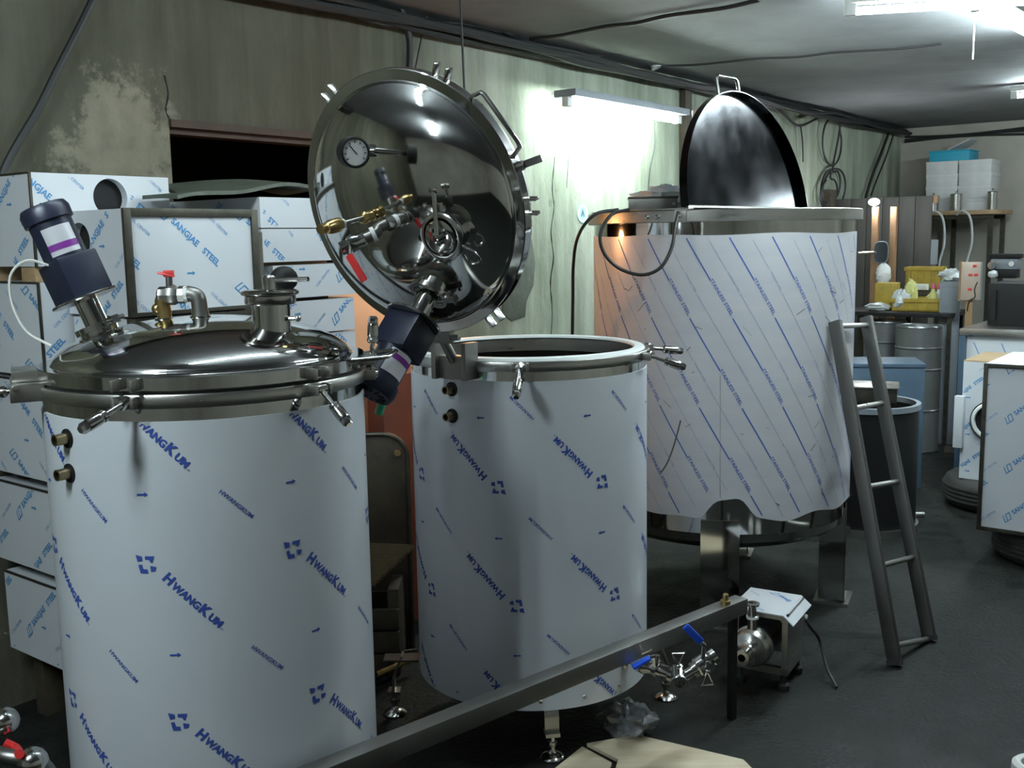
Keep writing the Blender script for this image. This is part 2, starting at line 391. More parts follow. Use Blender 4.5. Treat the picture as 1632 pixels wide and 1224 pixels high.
# ------------------------------------------------------------------ fluorescent lamps (batten, tube, sockets)
def fluorescent(p0, p1, up, label, group=None, cat='lamp', twin=0., glow='tubeglow', bw=.032, bmat='offwhite'):
    p0, p1, up = Vector(p0), Vector(p1), Vector(up).normalized(); d = (p1-p0); L = d.length; d.normalize(); side = up.cross(d)
    t = thing('fluorescent_lamp', label, cat, (p0+p1)/2, group)
    M = Matrix(((d.x, side.x, up.x, p0.x), (d.y, side.y, up.y, p0.y), (d.z, side.z, up.z, p0.z), (0, 0, 0, 1)))
    MB(M).box(-.03, L+.03, -bw-twin, bw+twin, .030, .068).build('batten', bmat, t, bevel=.004)
    for o in ((-twin, twin) if twin else (0,)):
        MB().cyl(p0 + d*.02 + side*o, p1 - d*.02 + side*o, 0.0165, n=16).build('tube', glow, t)
        for a in (0, L): MB(M).box(a-.028, a+.018, o-.02, o+.02, -.02, .031).build('socket', 'offwhite', t, bevel=.004)
    return t
a, b = onwall(905, 164, .20), onwall(1080, 196, .20); b.z = a.z
t = fluorescent(a, b, ZZ, 'lit fluorescent lamp mounted on the green wall', glow='oldtubeglow', bw=.07, bmat='greypaint')
for f in (.12, .88):
    p = a.lerp(b, f); MB(Matrix.Translation(p) @ RM).box(-.012, .012, -.20, .0, .068, .082).build('wall_bracket', 'offwhite', t)
a, b = onz(1357, 18, 2.50), onz(1632, 2, 2.50); d = (b-a).normalized()
fluorescent(a, a + d*1.22, ZZ, 'lit ceiling fluorescent lamp running crosswise at the top right')
a, b = onz(1545, 5, 2.50), onz(1632, 50, 2.50); d = (b-a).normalized()
fluorescent(a + d*.09, a + d*1.31, ZZ, 'lit ceiling fluorescent lamp running into depth at the top right corner')
a = onz(1618, 153, 2.50)
fluorescent(a, a - WN*1.22, ZZ, 'farthest ceiling fluorescent lamp at the right picture edge')
# the same lamps go on over the part of the workshop behind the photographer
for s, q, tw, lb in ((1.15, 1.50, 0., 'single ceiling fluorescent lamp out of view above the closed tank'), (-.85, 1.68, .06, 'twin ceiling fluorescent lamp out of view beside the photographer'),
                     (2.6, 2.65, 0., 'single ceiling fluorescent lamp out of view before the largest tank'), (8.2, 4.2, 0., 'single ceiling fluorescent lamp out of view at the far right')):
    fluorescent(WF(s, q, 2.50), WF(s+1.22, q, 2.50), ZZ, lb, twin=tw, glow='tubeglow' if tw or s > 2 else 'dimtubeglow')

# ------------------------------------------------------------------ jacketed steel tanks
def swing_bolt(parent, p, d, rod=.05, nut=.055, r=.0135):
    """eye bolt with a long chromed cap nut; p = pivot, d = direction"""
    p, d = Vector(p), Vector(d).normalized()
    b = MB().cyl(p - d*.004, p + d*rod, .006, n=12)
    side = d.orthogonal().normalized()
    b.cyl(p - side*.012, p + side*.012, .011, n=14)
    o = b.build('swing_bolt', 'polished', parent)
    q = p + d*rod
    MB().lathe([(0, 0), (r*.75, 0), (r, .004), (r, .010), (r*.86, .012), (r*.86, .016), (r, .018), (r, nut-.012), (r*.9, nut-.008)], 18, frame(q, d)) \
        .lathe([(r*.9, nut-.008), (r*.9, nut+.004), (r*.6, nut+.010), (0, nut+.010)], 6, frame(q, d)).build('cap_nut', 'polished', o)
    return o
def ring(mb, r0, r1, z0, z1, n=96, M=None): return mb.lathe([(r0, z0), (r1, z0), (r1, z1), (r0, z1), (r0, z0)], n, M)
def motor(parent, base, axis, xh, l_sh=.082, l_gb=.098, l_mo=.128, label_dir=None, rod_r=.027):
    """gear motor on a tubular stem: stem flange on the dome, gearbox, motor with rounded end cap, type plate"""
    base, axis = Vector(base), Vector(axis).normalized(); M = frame(base, axis, xh)
    g = MB(M)
    g.lathe([(0, -.03), (rod_r+.018, -.03), (rod_r+.018, .006), (rod_r+.012, .012), (rod_r, .014), (rod_r, l_sh), (0, l_sh)], 28)
    root = g.build('agitator_drive', 'mirror', parent)
    c = MB(M); ring(c, rod_r+.016, rod_r+.027, .006, .020, 28)
    c.box(rod_r+.022, rod_r+.060, -.009, .009, .004, .022); c.cyl(M.inverted() @ (M @ Vector((rod_r+.050, -.022, .013))), (rod_r+.050, .026, .013), .006, n=10)
    c.build('clamp_ring', 'polished', root)
    MB(M).lathe([(0, l_sh), (.076, l_sh), (.078, l_sh+.003), (.076, l_sh+.006), (0, l_sh+.006)], 36).build('mount_plate', 'polished', root)
    z0 = l_sh+.006; h = .051
    gb = MB(M).box(-h, h, -h, h, z0, z0+l_gb).build('gearbox', 'navy', root, bevel=.006)
    z1 = z0 + l_gb; r = .049
    MB(M).lathe([(0, z1-.002), (r, z1-.002), (r, z1+l_mo-.04), (r+.007, z1+l_mo-.038), (r+.008, z1+l_mo-.012), (r+.002, z1+l_mo), (.012, z1+l_mo+.002), (0, z1+l_mo+.001)], 40).build('motor_body', 'navy', root)
    cap = MB(M)
    for k in range(12):
        a = 2*PI*k/12; cap.box(.022, .040, -.0025, .0025, z1+l_mo, z1+l_mo+.003, Matrix.Rotation(a, 4, 'Z'))
    cap.build('vent_fin', 'black', root)
    # type plate wraps the motor on the side given by label_dir
    ld = M.to_3x3().inverted() @ Vector(label_dir); a0 = math.atan2(ld.y, ld.x); rr = r + .0008
    for nm, mt, zl, zh, of in (('type_plate', 'labelsilver', z1+.006, z1+.072, 0), ('plate_band', 'purple', z1+.018, z1+.033, .0006)):
        lb = MB(M); lb.lathe([(rr+of, zl), (rr+of, zh)], 14, None, a0-.72, a0+.72); lb.build(nm, mt, root)
    return root
def film_tank(name, label, c, zb, sg, u0, z0, ports, ztop):
    """jacketed vessel: filmed shell, polished band, body flange, ports; open at the top"""
    cx, cy = c; r = .37
    t = thing(name, label, 'tank', (cx, cy, 0)); T = Matrix.Translation((cx, cy, 0))
    fl = MB(T).lathe([(r-.004, zb), (r, zb), (r, ztop), (r-.004, ztop)], 128).build('film_cover', 'film', t)
    hk_print(cx, cy, r, u0, z0, zb, ztop, sg, fl)
    MB(T).lathe([(r-.02, zb+.02), (r-.0035, zb+.02), (r-.0035, ztop+.045), (r-.02, ztop+.045), (r-.02, zb+.06), (0, zb+.045)], 128).build('shell', 'mirror', t)
    f = MB(T); zf = ztop+.032
    f.lathe([(r-.035, zf-.02), (r-.03, zf-.004), (r+.006, zf-.004), (r+.008, zf), (r+.008, zf+.022), (r+.006, zf+.025), (r-.03, zf+.025), (r-.035, zf+.02), (r-.035, zf-.02)], 128)
    f.build('body_flange', 'brushed', t)
    for (a, z) in ports:
        d = Vector((math.sin(a), -math.cos(a), 0)); p = Vector((cx, cy, z)) + d*(r-.004)
        g = MB().lathe([(.021, 0), (.021, .0065), (.013, .0075), (.013, 0)], 20, frame(p, d)).build('port_grommet', 'black', t)
        MB().pipe(p, p + d*.034, .0125, .009, 18).build('port', 'oldbrass', t)
    return t, zf+.025

# ---- the closed tank in the foreground
LC = (-.7316, 2.4729)
tankL, zl = film_tank('steel_tank', 'filmed steel tank with its domed lid closed, nearest at the left', LC, .16, 1, -.046, .887, ((-.635, 1.144), (-.64, 1.068)), 1.188)
T = Matrix.Translation((LC[0], LC[1], 0)); L3 = Vector((LC[0], LC[1], 0))
ring(MB(T), .30, .365, zl, zl+.007, 96).build('gasket', 'darkgasket', tankL)
def dome_profile(R0, h, zf, th=.030, n=30):
    zc = lambda rr: h*max(0., 1-(rr/R0)**2.15)**.66
    pr = [(R0-.02, 0), (R0+.030, 0), (R0+.032, .002), (R0+.032, th-.002), (R0+.030, th), (R0+.004, th), (R0, th+.004)]
    for k in range(1, n+1):
        rr = R0*math.cos(PI/2*k/n)**.8 if k < n else 0; pr.append((rr, th + .004 + zc(rr)))
    pr[-1] = (0, th + .004 + h); return [(a, b+zf) for a, b in pr], (lambda rr: zf + th + .004 + zc(rr))
pr, dz = dome_profile(.343, .094, zl+.007)
lidL = MB(T).lathe(pr, 128).build('domed_lid', 'mirror', tankL)
zt = zl + .007 + .030
# hinge block on the left
ha = math.radians(205); hd = Vector((math.cos(ha), math.sin(ha), 0)); hs = Vector((-hd.y, hd.x, 0))
Mh = Matrix(((hd.x, hs.x, 0, LC[0]), (hd.y, hs.y, 0, LC[1]), (0, 0, 1, 0), (0, 0, 0, 1)))
g = MB(Mh).box(.355, .405, -.075, .075, zl-.028, zl-.002).box(.36, .43, -.085, -.055, zl-.03, zl+.010).box(.36, .43, .055, .085, zl-.03, zl+.010)
g.build('hinge_bracket', 'brushed', tankL, bevel=.002)
g = MB(Mh).box(.345, .425, -.05, .05, zl+.009, zl+.036); g.cyl((.418, -.092, zl+.002), (.418, .092, zl+.002), .008, n=12)
g.build('hinge_plate', 'brushed', lidL, bevel=.002)
# lugs on both flanges and the swing bolts
def lug(parent, a, z, c, r=.378, w=.018):
    d = Vector((math.sin(a), -math.cos(a), 0)); M = frame(Vector((c[0], c[1], z)), ZZ, d)
    for y in (-w-.007, w-.001): MB(M).box(r-.006, r+.026, y, y+.008, -.012, .012).build('bolt_lug', 'brushed', parent, bevel=.002)
    return Vector((c[0], c[1], z)) + d*(r+.014), d
for px, dr in ((205, (-.50, -.85, -.34)), (505, (.62, -.55, -.62)), (40, (-1, -.1, -.10)), (570, None)):
    a = {205: -.15, 505: .93, 40: -1.20, 570: 1.62}[px]
    p, d = lug(tankL, a, zl-.014, LC)
    lug(lidL, a, zt-.015, LC)
    if dr is None: swing_bolt(tankL, p, (.06, 0, 1), .075)
    else:
        t = Vector((-d.y, d.x, 0)); swing_bolt(tankL, p, Vector(dr))
# inspection neck with cap and lever
npos = L3 + Vector((.180, -.09, 0)); zn = dz(.225) - .03; ntop = 1.432
k = MB(Matrix.Translation(npos)).lathe([(.044, zn), (.044, ntop-.006), (.040, ntop-.006), (.040, zn)], 40).build('inspection_neck', 'mirror', tankL)
MB(Matrix.Translation(npos)).lathe([(.044, ntop-.022), (.056, ntop-.022), (.058, ntop-.018), (.058, ntop-.002), (.050, ntop), (.044, ntop)], 40).build('neck_flange', 'polished', k)
cp = MB(Matrix.Translation(npos)).lathe([(0, ntop), (.064, ntop), (.066, ntop+.003), (.066, ntop+.008), (.060, ntop+.011), (.016, ntop+.012), (.016, ntop+.040), (.012, ntop+.044), (0, ntop+.044)], 40)
cp = cp.build('neck_cap', 'polished', k)
q = npos + ZZ*(ntop+.033)
MB().cyl(q, q + Vector((.095, -.03, .002)), .0055, n=12).build('cap_lever', 'polished', k)
MB().cyl(npos + Vector((.043, -.01, ntop-.055)), npos + Vector((.062, -.014, ntop-.055)), .006, n=10).ball(npos + Vector((.064, -.014, ntop-.055)), .008, 10).build('neck_stud', 'brushed', k)
MB().ball(npos + Vector((.012, .10, ntop+.032)), .034, 18, (1, .8, .9)).build('sight_glass_lamp', 'black', k)
# gear motor, leaning to the left
a = Vector((-.355, -.02, .93)); base = L3 + Vector((-.238, -.03, 0)); base.z = dz(.24)
motor(tankL, base, a, (.75, -.66, .3), label_dir=(.55, -.85, 0))
g = MB(); 
mc = base + a.normalized()*.17
g.tube(catmull([mc + Vector((-.03, -.04, .0)), mc + Vector((-.075, -.05, .012)), mc + Vector((-.115, -.05, -.02)), mc + Vector((-.118, -.05, -.085)), mc + Vector((-.09, -.05, -.15)), mc + Vector((-.035, -.05, -.185))]), .0032, 6)
g.build('motor_lead', 'whitecable', tankL)
# vent valve bridge: two stubs, brass elbow, ball valve, steel elbow
v0, v1 = at(263, 516, 2.45), at(320, 512, 2.45)
zv = 1.430; va, vb = Vector((v0.x, v0.y, 0)), Vector((v1.x, v1.y, 0))
zs = dz((va-L3).length) - .02; zs2 = dz((vb-L3).length) - .02
s_ = MB().cyl(va + ZZ*zs, va + ZZ*(zv-.035), .0105, n=16).cyl(vb + ZZ*zs2, vb + ZZ*(zv-.03), .014, n=16)
s_.lathe([(0, 0), (.024, 0), (.022, .010), (0, .012)], 20, Matrix.Translation(va + ZZ*(zs+.012))).lathe([(0, 0), (.026, 0), (.024, .010), (0, .012)], 20, Matrix.Translation(vb + ZZ*(zs2+.012)))
vr = s_.build('vent_valve', 'polished', tankL)
MB().tube(catmull([va + ZZ*(zv-.055), va + ZZ*(zv-.03), va + Vector((-.004, 0, zv-.012)), va + Vector((.008, 0, zv))]), .0165, 14).ball(va + Vector((-.014, -.005, zv-.030)), .014, 12).build('brass_elbow', 'brass', vr)
b_ = MB().lathe([(0, -.03), (.016, -.03), (.020, -.026), (.020, -.012), (.024, -.006), (.024, .010), (.018, .018), (.021, .02), (.021, .034), (0, .034)], 8, frame(va + Vector((.018, 0, zv+.002)), (1, 0, 0)))
b_.cyl(va + Vector((.016, 0, zv+.02)), va + Vector((.016, 0, zv+.046)), .008, n=12).build('valve_body', 'dullsteel', vr)
MB().tube(catmull([va + Vector((.048, 0, zv+.002)), vb + Vector((-.022, 0, zv+.004)), vb + Vector((-.004, 0, zv-.006)), vb + Vector((0, 0, zv-.04))]), .0185, 14).lathe([(.0205, 0), (.0205, .014), (.018, .014)], 16, Matrix.Translation(vb + ZZ*(zv-.052))).build('steel_elbow', 'dullsteel', vr)
MB().lathe([(.0195, 0), (.0195, .010), (.015, .010)], 16, frame(va + Vector((.050, 0, zv+.003)), (1, 0, 0))).build('seal_tape', 'white', vr)
MB().lathe([(.0150, 0), (.0150, .008), (.011, .008)], 16, Matrix.Translation(vb + ZZ*(zv-.062))).build('seal_tape', 'white', vr)
h = va + Vector((.016, 0, zv+.046))
MB().box(-.026, .012, -.010, .010, 0, .005, Matrix.Translation(h) @ Matrix.Rotation(.25, 4, 'Y')).box(-.012, .012, -.007, .007, -.002, .014, Matrix.Translation(h)).build('valve_handle', 'redplastic', vr, bevel=.003)
# wire loop handle sticking out on the right of the lid
hz = zt - .005; R1 = .37
pts = []
for a in (1.32, 1.72): pts.append(Vector((LC[0] + R1*math.sin(a), LC[1] - R1*math.cos(a), hz)))
o1 = Vector((.085, 0, .006))
MB().tube([pts[0], pts[0] + o1*.85, pts[0] + o1 + (pts[1]-pts[0])*.1, pts[1] + o1 - (pts[1]-pts[0])*.1, pts[1] + o1*.85, pts[1]], .0055, 10).build('lid_handle', 'polished', tankL)
# legs with levelling feet and the drain valve at the lower left
def leg(parent, p, zt_, inner):
    p, inner = Vector(p), Vector(inner)
    d = (inner-p); d.z = 0; d = d.normalized(); s = Vector((-d.y, d.x, 0))
    g = MB(frame(p, ZZ, d)).box(-.004, .004, -.022, .022, .075, .13); 
    g.add([(-.004,-.022,.13),(.004,-.022,.13),(.004,.022,.13),(-.004,.022,.13)] + [(v*1.0 + .03, y, zt_) for v, y in ((-.004,-.022),(.004,-.022),(.004,.022),(-.004,.022))], [(0,1,5,4),(1,2,6,5),(2,3,7,6),(3,0,4,7),(0,3,2,1),(4,5,6,7)])
    g.box(-.02, .02, -.022, .022, .072, .084)
    o = g.build('leg', 'brushed', parent)
    MB(Matrix.Translation(p)).lathe([(0, 0), (.036, 0), (.038, .004), (.030, .012), (.014, .018), (.010, .024), (.0085, .03), (.0085, .078), (0, .078)], 28).lathe([(.016, .040), (.016, .052), (0, .052)], 6).lathe([(0, .040), (.016, .040)], 6).build('levelling_foot', 'polished', o)
    return o
for a in (-.9, .75, 2.4, -2.5):
    d = Vector((math.sin(a), -math.cos(a), 0)); leg(tankL, L3 + d*.33, .20, L3)
q = at(8, 1150, 2.22); q2 = at(52, 1215, 2.14)
v = MB(); tgt = L3 + Vector((-.22, -.26, .36))
v.tube(catmull([L3 + Vector((-.10, -.05, .10)), L3 + Vector((-.30, -.20, .09)), q2 + Vector((.03, .02, -.05)), q2, q2 + Vector((-.07, 0, .02)), q + Vector((-.05, 0, -.05)), q]), .017, 14)
o = v.build('drain_valve', 'dullsteel', tankL)
MB().ball(q, .032, 16).ball(q2, .034, 16).build('valve_body', 'polished', o)
MB().tube(catmull([q + Vector((.01, -.03, -.035)), q + Vector((.035, -.03, -.05)), q2 + Vector((-.012, -.03, .035))]), .010, 10).build('valve_handle', 'redplastic', o)

# ---- the open tank in the middle
MC = (.0533, 3.2403); M3 = Vector((MC[0], MC[1], 0)); TM = Matrix.Translation((MC[0], MC[1], 0))
tankM, zm = film_tank('steel_tank', 'filmed steel tank standing open with its lid tipped up, in the middle', MC, .178, -1, -.097, .845, ((-.66, 1.124), (-.66, 1.046)), 1.152)
MB(TM).lathe([(.328, zm), (.332, zm+.006), (.345, zm+.010), (.360, zm+.006), (.364, zm), (.328, zm)], 96).build('gasket', 'gasket', tankM)
for a, dr in ((-.08, (-.10, -.80, -.62)), (1.15, (.95, -.25, -.30)), (1.75, (.95, .1, -.12))):
    p, d = lug(tankM, a, zm-.014, MC); swing_bolt(tankM, p, dr)
for k_ in range(10):
    a = -1.4 + k_*.36; d = Vector((math.sin(a), -math.cos(a), 0)); p = M3 + d*.370 + ZZ*.206
    MB().lathe([(0, .004), (.004, .0038), (.0065, .001), (.0065, -.002)], 10, frame(p, d)).build('skirt_screw', 'brushed', tankM)
for px, py in ((880, 1207), (630, 1137), (1062, 1112)):
    p = onz(px, py); leg(tankM, p, .205, M3)
leg(tankM, M3 + Vector((.05, .33, 0)), .2, M3)
p = onz(630, 1137); pz = p + ZZ*.16
MB(frame(pz, ZZ, M3 - p)).box(-.03, .13, -.03, .03, .03, .036).build('foot_bracket', 'ladder', tankM)
# tipped-up lid : n = outward normal, u = from hinge upwards in the lid plane
ln = Vector((-.526, -.809, -.266)).normalized(); hr = Vector((ln.x, ln.y, 0)).normalized()
lu = (ZZ - ln*ln.z).normalized(); lx = lu.cross(ln)
LR = .356
ctr = at(664, 325, 2.815)
ML = Matrix(((lx.x, lu.x, ln.x, ctr.x), (lx.y, lu.y, ln.y, ctr.y), (lx.z, lu.z, ln.z, ctr.z), (0, 0, 0, 1)))
pr, dzm = dome_profile(LR-.032, .105, 0.0)
pr = pr + [(0, pr[-1][1]-.004)] + [(a, b-.004) for a, b in reversed(pr[7:-1])] + [(LR-.042, .02), (LR-.052, 0)]
lidM = MB(ML).lathe(pr, 128).build('domed_lid', 'mirror', tankM)
ring(MB(ML), LR-.050, LR-.004, -.010, .001, 96).build('lid_flange_edge', 'brushed', lidM)
def lp(px, py, h=0.0):
    P = onplane(px, py, ctr + ln*h, ln); return ML.inverted() @ P
def dome_at(px, py):                          # where the sight line meets the dome
    o = Vector((0, 0, EYE)); d = ray(px, py); best = None
    for i in range(1500):
        P = o + d*(2.2 + i*.001); l = ML.inverted() @ P; rr = math.hypot(l.x, l.y)
        if rr < LR-.034 and l.z < dzm(rr): return P
    return onplane(px, py, ctr + ln*.04, ln)
def dome_n(P):
    l = ML.inverted() @ P; rr = max(1e-4, math.hypot(l.x, l.y)); sl_ = (dzm(rr) - dzm(min(rr+.002, LR-.033)))/.002
    return (ML.to_3x3() @ Vector((l.x/rr*sl_, l.y/rr*sl_, 1))).normalized()
# hinge: bracket on the tank, arm on the lid
hp = ctr - lu*(LR+.005) - ln*.005
hb = M3 + hr*.375; hb.z = zm - .02
g = MB(frame(hb, ZZ, hr)).box(-.012, .030, -.055, .055, -.03, .035).box(-.012, .05, -.06, -.045, -.03, .075).box(-.012, .05, .045, .06, -.03, .075)
g.build('hinge_bracket', 'dullsteel', tankM, bevel=.002)
g = MB(ML).box(-.042, .042, -LR-.035, -LR+.04, -.004, .024); g.cyl((-.065, -LR-.02, .01), (.065, -LR-.02, .01), .009, n=12)
g.build('hinge_plate', 'dullsteel', lidM, bevel=.002)
P = hb + ZZ*.02 + hr*.02; Q = ML @ Vector((0, -LR-.01, .01))
MB().cyl(P, Q, .014, n=12).build('hinge_link', 'dullsteel', tankM)
# neck seen end-on, with hinged cap and lever rod
P = dome_at(722, 368); nn = (ln*.9 + dome_n(P)*.1).normalized(); Mn = frame(P - nn*.02, nn, lx)
k = MB(Mn).lathe([(.058, 0), (.046, .012), (.046, .058), (.060, .060), (.062, .064), (.062, .074), (.056, .078), (.050, .078), (.048, .060), (.042, .055), (.042, 0)], 44).build('inspection_neck', 'polished', lidM)
MB(Mn).lathe([(0, .070), (.040, .070), (.044, .074), (.044, .080), (.036, .083), (.010, .083), (.010, .100), (0, .102)], 40).build('neck_cap', 'mirror', lidM)
c0 = Mn @ Vector((0, 0, .092)); up_l = (at(704, 290, 2.6) - at(709, 362, 2.6)).normalized()
MB().cyl(c0 - up_l*.008, c0 + up_l*.125, .006, n=12).cyl(c0 + up_l*.118 - lx*.012, c0 + up_l*.118 + lx*.012, .007, n=10).build('cap_lever', 'polished', lidM)
MB(Mn).tube(catmull([(.05, -.03, .06), (.075, -.045, .055), (.085, -.07, .05), (.06, -.075, .05), (.05, -.05, .055)]), .004, 8).build('neck_clasp', 'polished', lidM)
MB(Mn).box(-.012, .012, .056, .082, .058, .072).build('cap_hinge', 'polished', lidM)
# pressure gauge
P = dome_at(590, 240); gc = at(566, 243, 2.52)
gd = (Vector((0, 0, EYE)) - gc).normalized() + Vector((.42, 0, -.05)); gd.normalize(); Mg = frame(gc, gd, (1, 0, 0))
g = MB().cyl(P - dome_n(P)*.02, gc - gd*.03, .009, n=12); g.lathe([(0, 0), (.018, 0), (.018, .018), (0, .018)], 6, frame(P - dome_n(P)*.005, dome_n(P)))
o = g.build('pressure_gauge', 'polished', lidM)
MB(Mg).lathe([(0, -.032), (.034, -.032), (.037, -.028), (.037, .004), (.033, .006), (.031, .001), (0, .001)], 36).build('gauge_case', 'black', lidM)
MB(Mg).lathe([(0, .0015), (.0305, .0015)], 36).build('gauge_dial', 'white', lidM)
g = MB(Mg).box(-.0012, .0012, -.006, .022, .002, .003, Matrix.Rotation(.7, 4, 'Z'))
for i in range(9):
    g.box(-.0009, .0009, .022, .028, .0018, .0024, Matrix.Rotation(-2.2 + i*.55, 4, 'Z'))
g.build('gauge_needle', 'black', lidM)
# brass safety valve on a thin stem
P = dome_at(592, 344); e = at(510, 366, 2.52); d = (e-P).normalized(); L_ = (e-P).length
g = MB().cyl(P - d*.02, P + d*(L_-.02), .0075, n=14); o = g.build('relief_valve', 'polished', lidM)
g = MB().lathe([(0, 0), (.016, 0), (.017, .006), (.014, .018), (.017, .022), (.017, .034), (.010, .040), (0, .040)], 14, frame(P + d*.005, d))
g.build('brass_fitting', 'brass', lidM); g = MB()
g.lathe([(0, 0), (.013, 0), (.018, .004), (.018, .040), (.016, .046), (.014, .060), (.009, .062), (.009, .075), (.012, .076), (.012, .084), (0, .085)], 16, frame(e - d*.085, d))
MB().lathe([(.0125, 0), (.0125, .012), (.008, .012)], 14, frame(e - d*.098, d)).build('seal_tape', 'white', lidM)
g.build('brass_fitting', 'brass', lidM)
# elbowed ball valve with the red lever
P = dome_at(640, 348); nn = dome_n(P); e1 = at(606, 362, P.y - .03); e2 = at(598, 372, P.y - .05); e3 = at(563, 388, P.y - .06); e4 = at(552, 398, P.y-.06)
g = MB().tube(catmull([P - (e1-P).normalized()*.02, e1, e2, e3 + (e2-e3)*.35]), .0145, 14)
d = (e3-e1).normalized()
o = g.build('ball_valve', 'dullsteel', lidM)
g = MB().lathe([(.019, 0), (.019, .018), (.0, .018)], 8, frame(e1 + (P-e1)*.3, P-e1)).lathe([(0, -.032), (.017, -.032), (.019, -.012), (.022, -.006), (.022, .010), (.018, .014), (.018, .034), (0, .034)], 10, frame(e3, e3-e2))
g.build('valve_body', 'polished', lidM)
MB().lathe([(.0195, 0), (.0195, .010), (.014, .010)], 14, frame(e2, e3-e2)).build('seal_tape', 'white', lidM)
MB().lathe([(.0168, 0), (.0168, .010), (.012, .010)], 14, frame(P + (e1-P)*.2, e1-P)).build('seal_tape', 'white', lidM)
h0, h1, h2 = at(557, 398, e3.y - .03), at(557, 408, e3.y - .045), at(580, 446, e3.y - .05)
MB().tube([e3 - ln*-.015, h0, h1], .005, 8).build('lever_stem', 'polished', lidM)
hd_ = (h2-h1).normalized(); MB(frame(h1, hd_, lx)).box(-.010, .010, -.005, .005, -.004, (h2-h1).length+.004).build('valve_lever', 'redplastic', lidM, bevel=.004)
# lid gear motor hanging down-left
P = dome_at(688, 462); e = at(592, 628, P.y - .16); ax = (e-P).normalized(); tot = (e-P).length
motor(tankM, P, ax, (.7, .3, .7), l_sh=max(.05, tot-.006-.098-.128), label_dir=(.7, -.7, .25))
g = MB().cyl(at(612, 634, P.y-.10), at(603, 660, P.y-.10), .011, n=14); g.build('lead_gland', 'greenplastic', tankM)
# wire handle and lugs on the lid edge
r_ = LR-.004
def edge(a, rr=r_, h=.014): return ML @ Vector((rr*math.cos(a), rr*math.sin(a), h))
def ang_at(px, py): l = lp(px, py, .014); return math.atan2(l.y, l.x)
a0, a1 = ang_at(742, 168), ang_at(815, 252)
o0, o1 = at(768, 146, edge(a0).y-.02), at(830, 232, edge(a1).y-.03)
MB().tube([edge(a0), edge(a0)+(o0-edge(a0))*.9, o0+(o1-o0)*.06, o1+(o0-o1)*.06, edge(a1)+(o1-edge(a1))*.9, edge(a1)], .0062, 10).build('lid_handle', 'polished', lidM)
for px, py in ((527, 150), (703, 124), (838, 328), (798, 520)):
    a = ang_at(px, py); Mq = ML @ Matrix.Rotation(a, 4, 'Z')
    for y in (-.022, .014): MB(Mq).box(LR-.012, LR+.032, y, y+.008, .002, .028).build('bolt_lug', 'polished', lidM, bevel=.003)
a = ang_at(836, 262); Mq = ML @ Matrix.Rotation(a, 4, 'Z')
MB(Mq).cyl((LR-.01, 0, .012), (LR+.022, 0, .012), .008, n=12).box(LR+.008, LR+.072, -.009, .009, .008, .012, Matrix.Rotation(-.0, 4, 'Z')).lathe([(0, 0), (.014, 0), (.014, .012), (0, .012)], 6, frame((LR+.008, 0, .006), (0, 0, 1))).build('wing_screw', 'dullsteel', lidM)

# outlet of the middle tank: ball valve, clamps, tee and second ball valve
Yo = 2.86
def P_(x, y, dy=0.): return at(x, y, Yo+dy)
st = P_(1003, 1052, .15)
g = MB().lathe([(.034, 0), (.034, .010), (.020, .012), (.020, 0)], 24, frame(st - Vector((.012, 0, 0)), (1, -.25, -.12)))
ov = g.build('outlet_valve', 'polished', tankM)
def sleeve(mb, p, q, prof, n=20):
    p, q = Vector(p), Vector(q); L = (q-p).length; mb.lathe([(r, t*L) for t, r in prof], n, frame(p, q-p))
g = MB(); a, b = P_(1000, 1048, .14), P_(1088, 1080)
sleeve(g, a, b, [(0, 0), (0, .016), (.18, .016), (.18, .026), (.24, .030), (.38, .030), (.44, .024), (.52, .022), (.52, .026), (.60, .026), (.60, .018), (.80, .018), (.80, .026), (.88, .026), (.88, .018), (1, .018), (1, 0)])
g.build('valve_body', 'polished', ov)
f = P_(1083, 1090, -.06); g = MB(); fd = Vector((-.10, -.95, -.25)); g.lathe([(.0, .030), (.013, .030), (.013, 0), (.024, 0), (.0255, .002), (.0255, .007), (.017, .010), (.017, .07), (.0, .07)], 26, frame(f, -fd))
g.build('outlet_flange', 'polished', ov)
g = MB(); a, b = P_(1085, 1082), P_(1140, 1046, .02)
sleeve(g, a, b, [(0, .016), (.35, .016), (.35, .024), (.46, .025), (.50, .030), (.80, .031), (.86, .022), (.90, .026), (1.02, .026), (1.02, 0)])
g.build('side_branch', 'polished', ov)
for (x, y, s) in ((1081, 1062, 1), (1128, 1070, -1)):
    p = P_(x, y, -.04); w_ = MB(); z0, z1 = .0, .040*s
    M = Matrix.Translation(p) @ Matrix.Rotation(.15, 4, 'Z')
    w_.tube([M @ Vector((0, 0, 0)), M @ Vector((-.017, 0, z1)), M @ Vector((.017, 0, z1)), M @ Vector((0, 0, 0))], .0042, 8); w_.ball(p, .008, 10)
    w_.cyl(p, p - ZZ*.03*s, .005, n=8)
    w_.build('wing_nut', 'polished', ov)
a, b, c = P_(1120, 1050, -.02), P_(1122, 1028, -.02), P_(1092, 998, -.03)
MB().tube([a, b, b + (c-b)*.16], .0065, 8).build('lever_stem', 'polished', ov)
d = c-b; MB(frame(b + d*.14, d, (0, 1, 0))).box(-.005, .005, -.011, .011, 0, d.length*.86).build('valve_lever', 'blueplastic', ov, bevel=.004)
a, b = P_(1036, 1048, -.05), P_(1008, 1064, -.06)
d = b-a; MB(frame(a, d, (0, 0, 1))).box(-.005, .005, -.012, .012, 0, d.length).build('valve_lever', 'blueplastic', ov, bevel=.004)
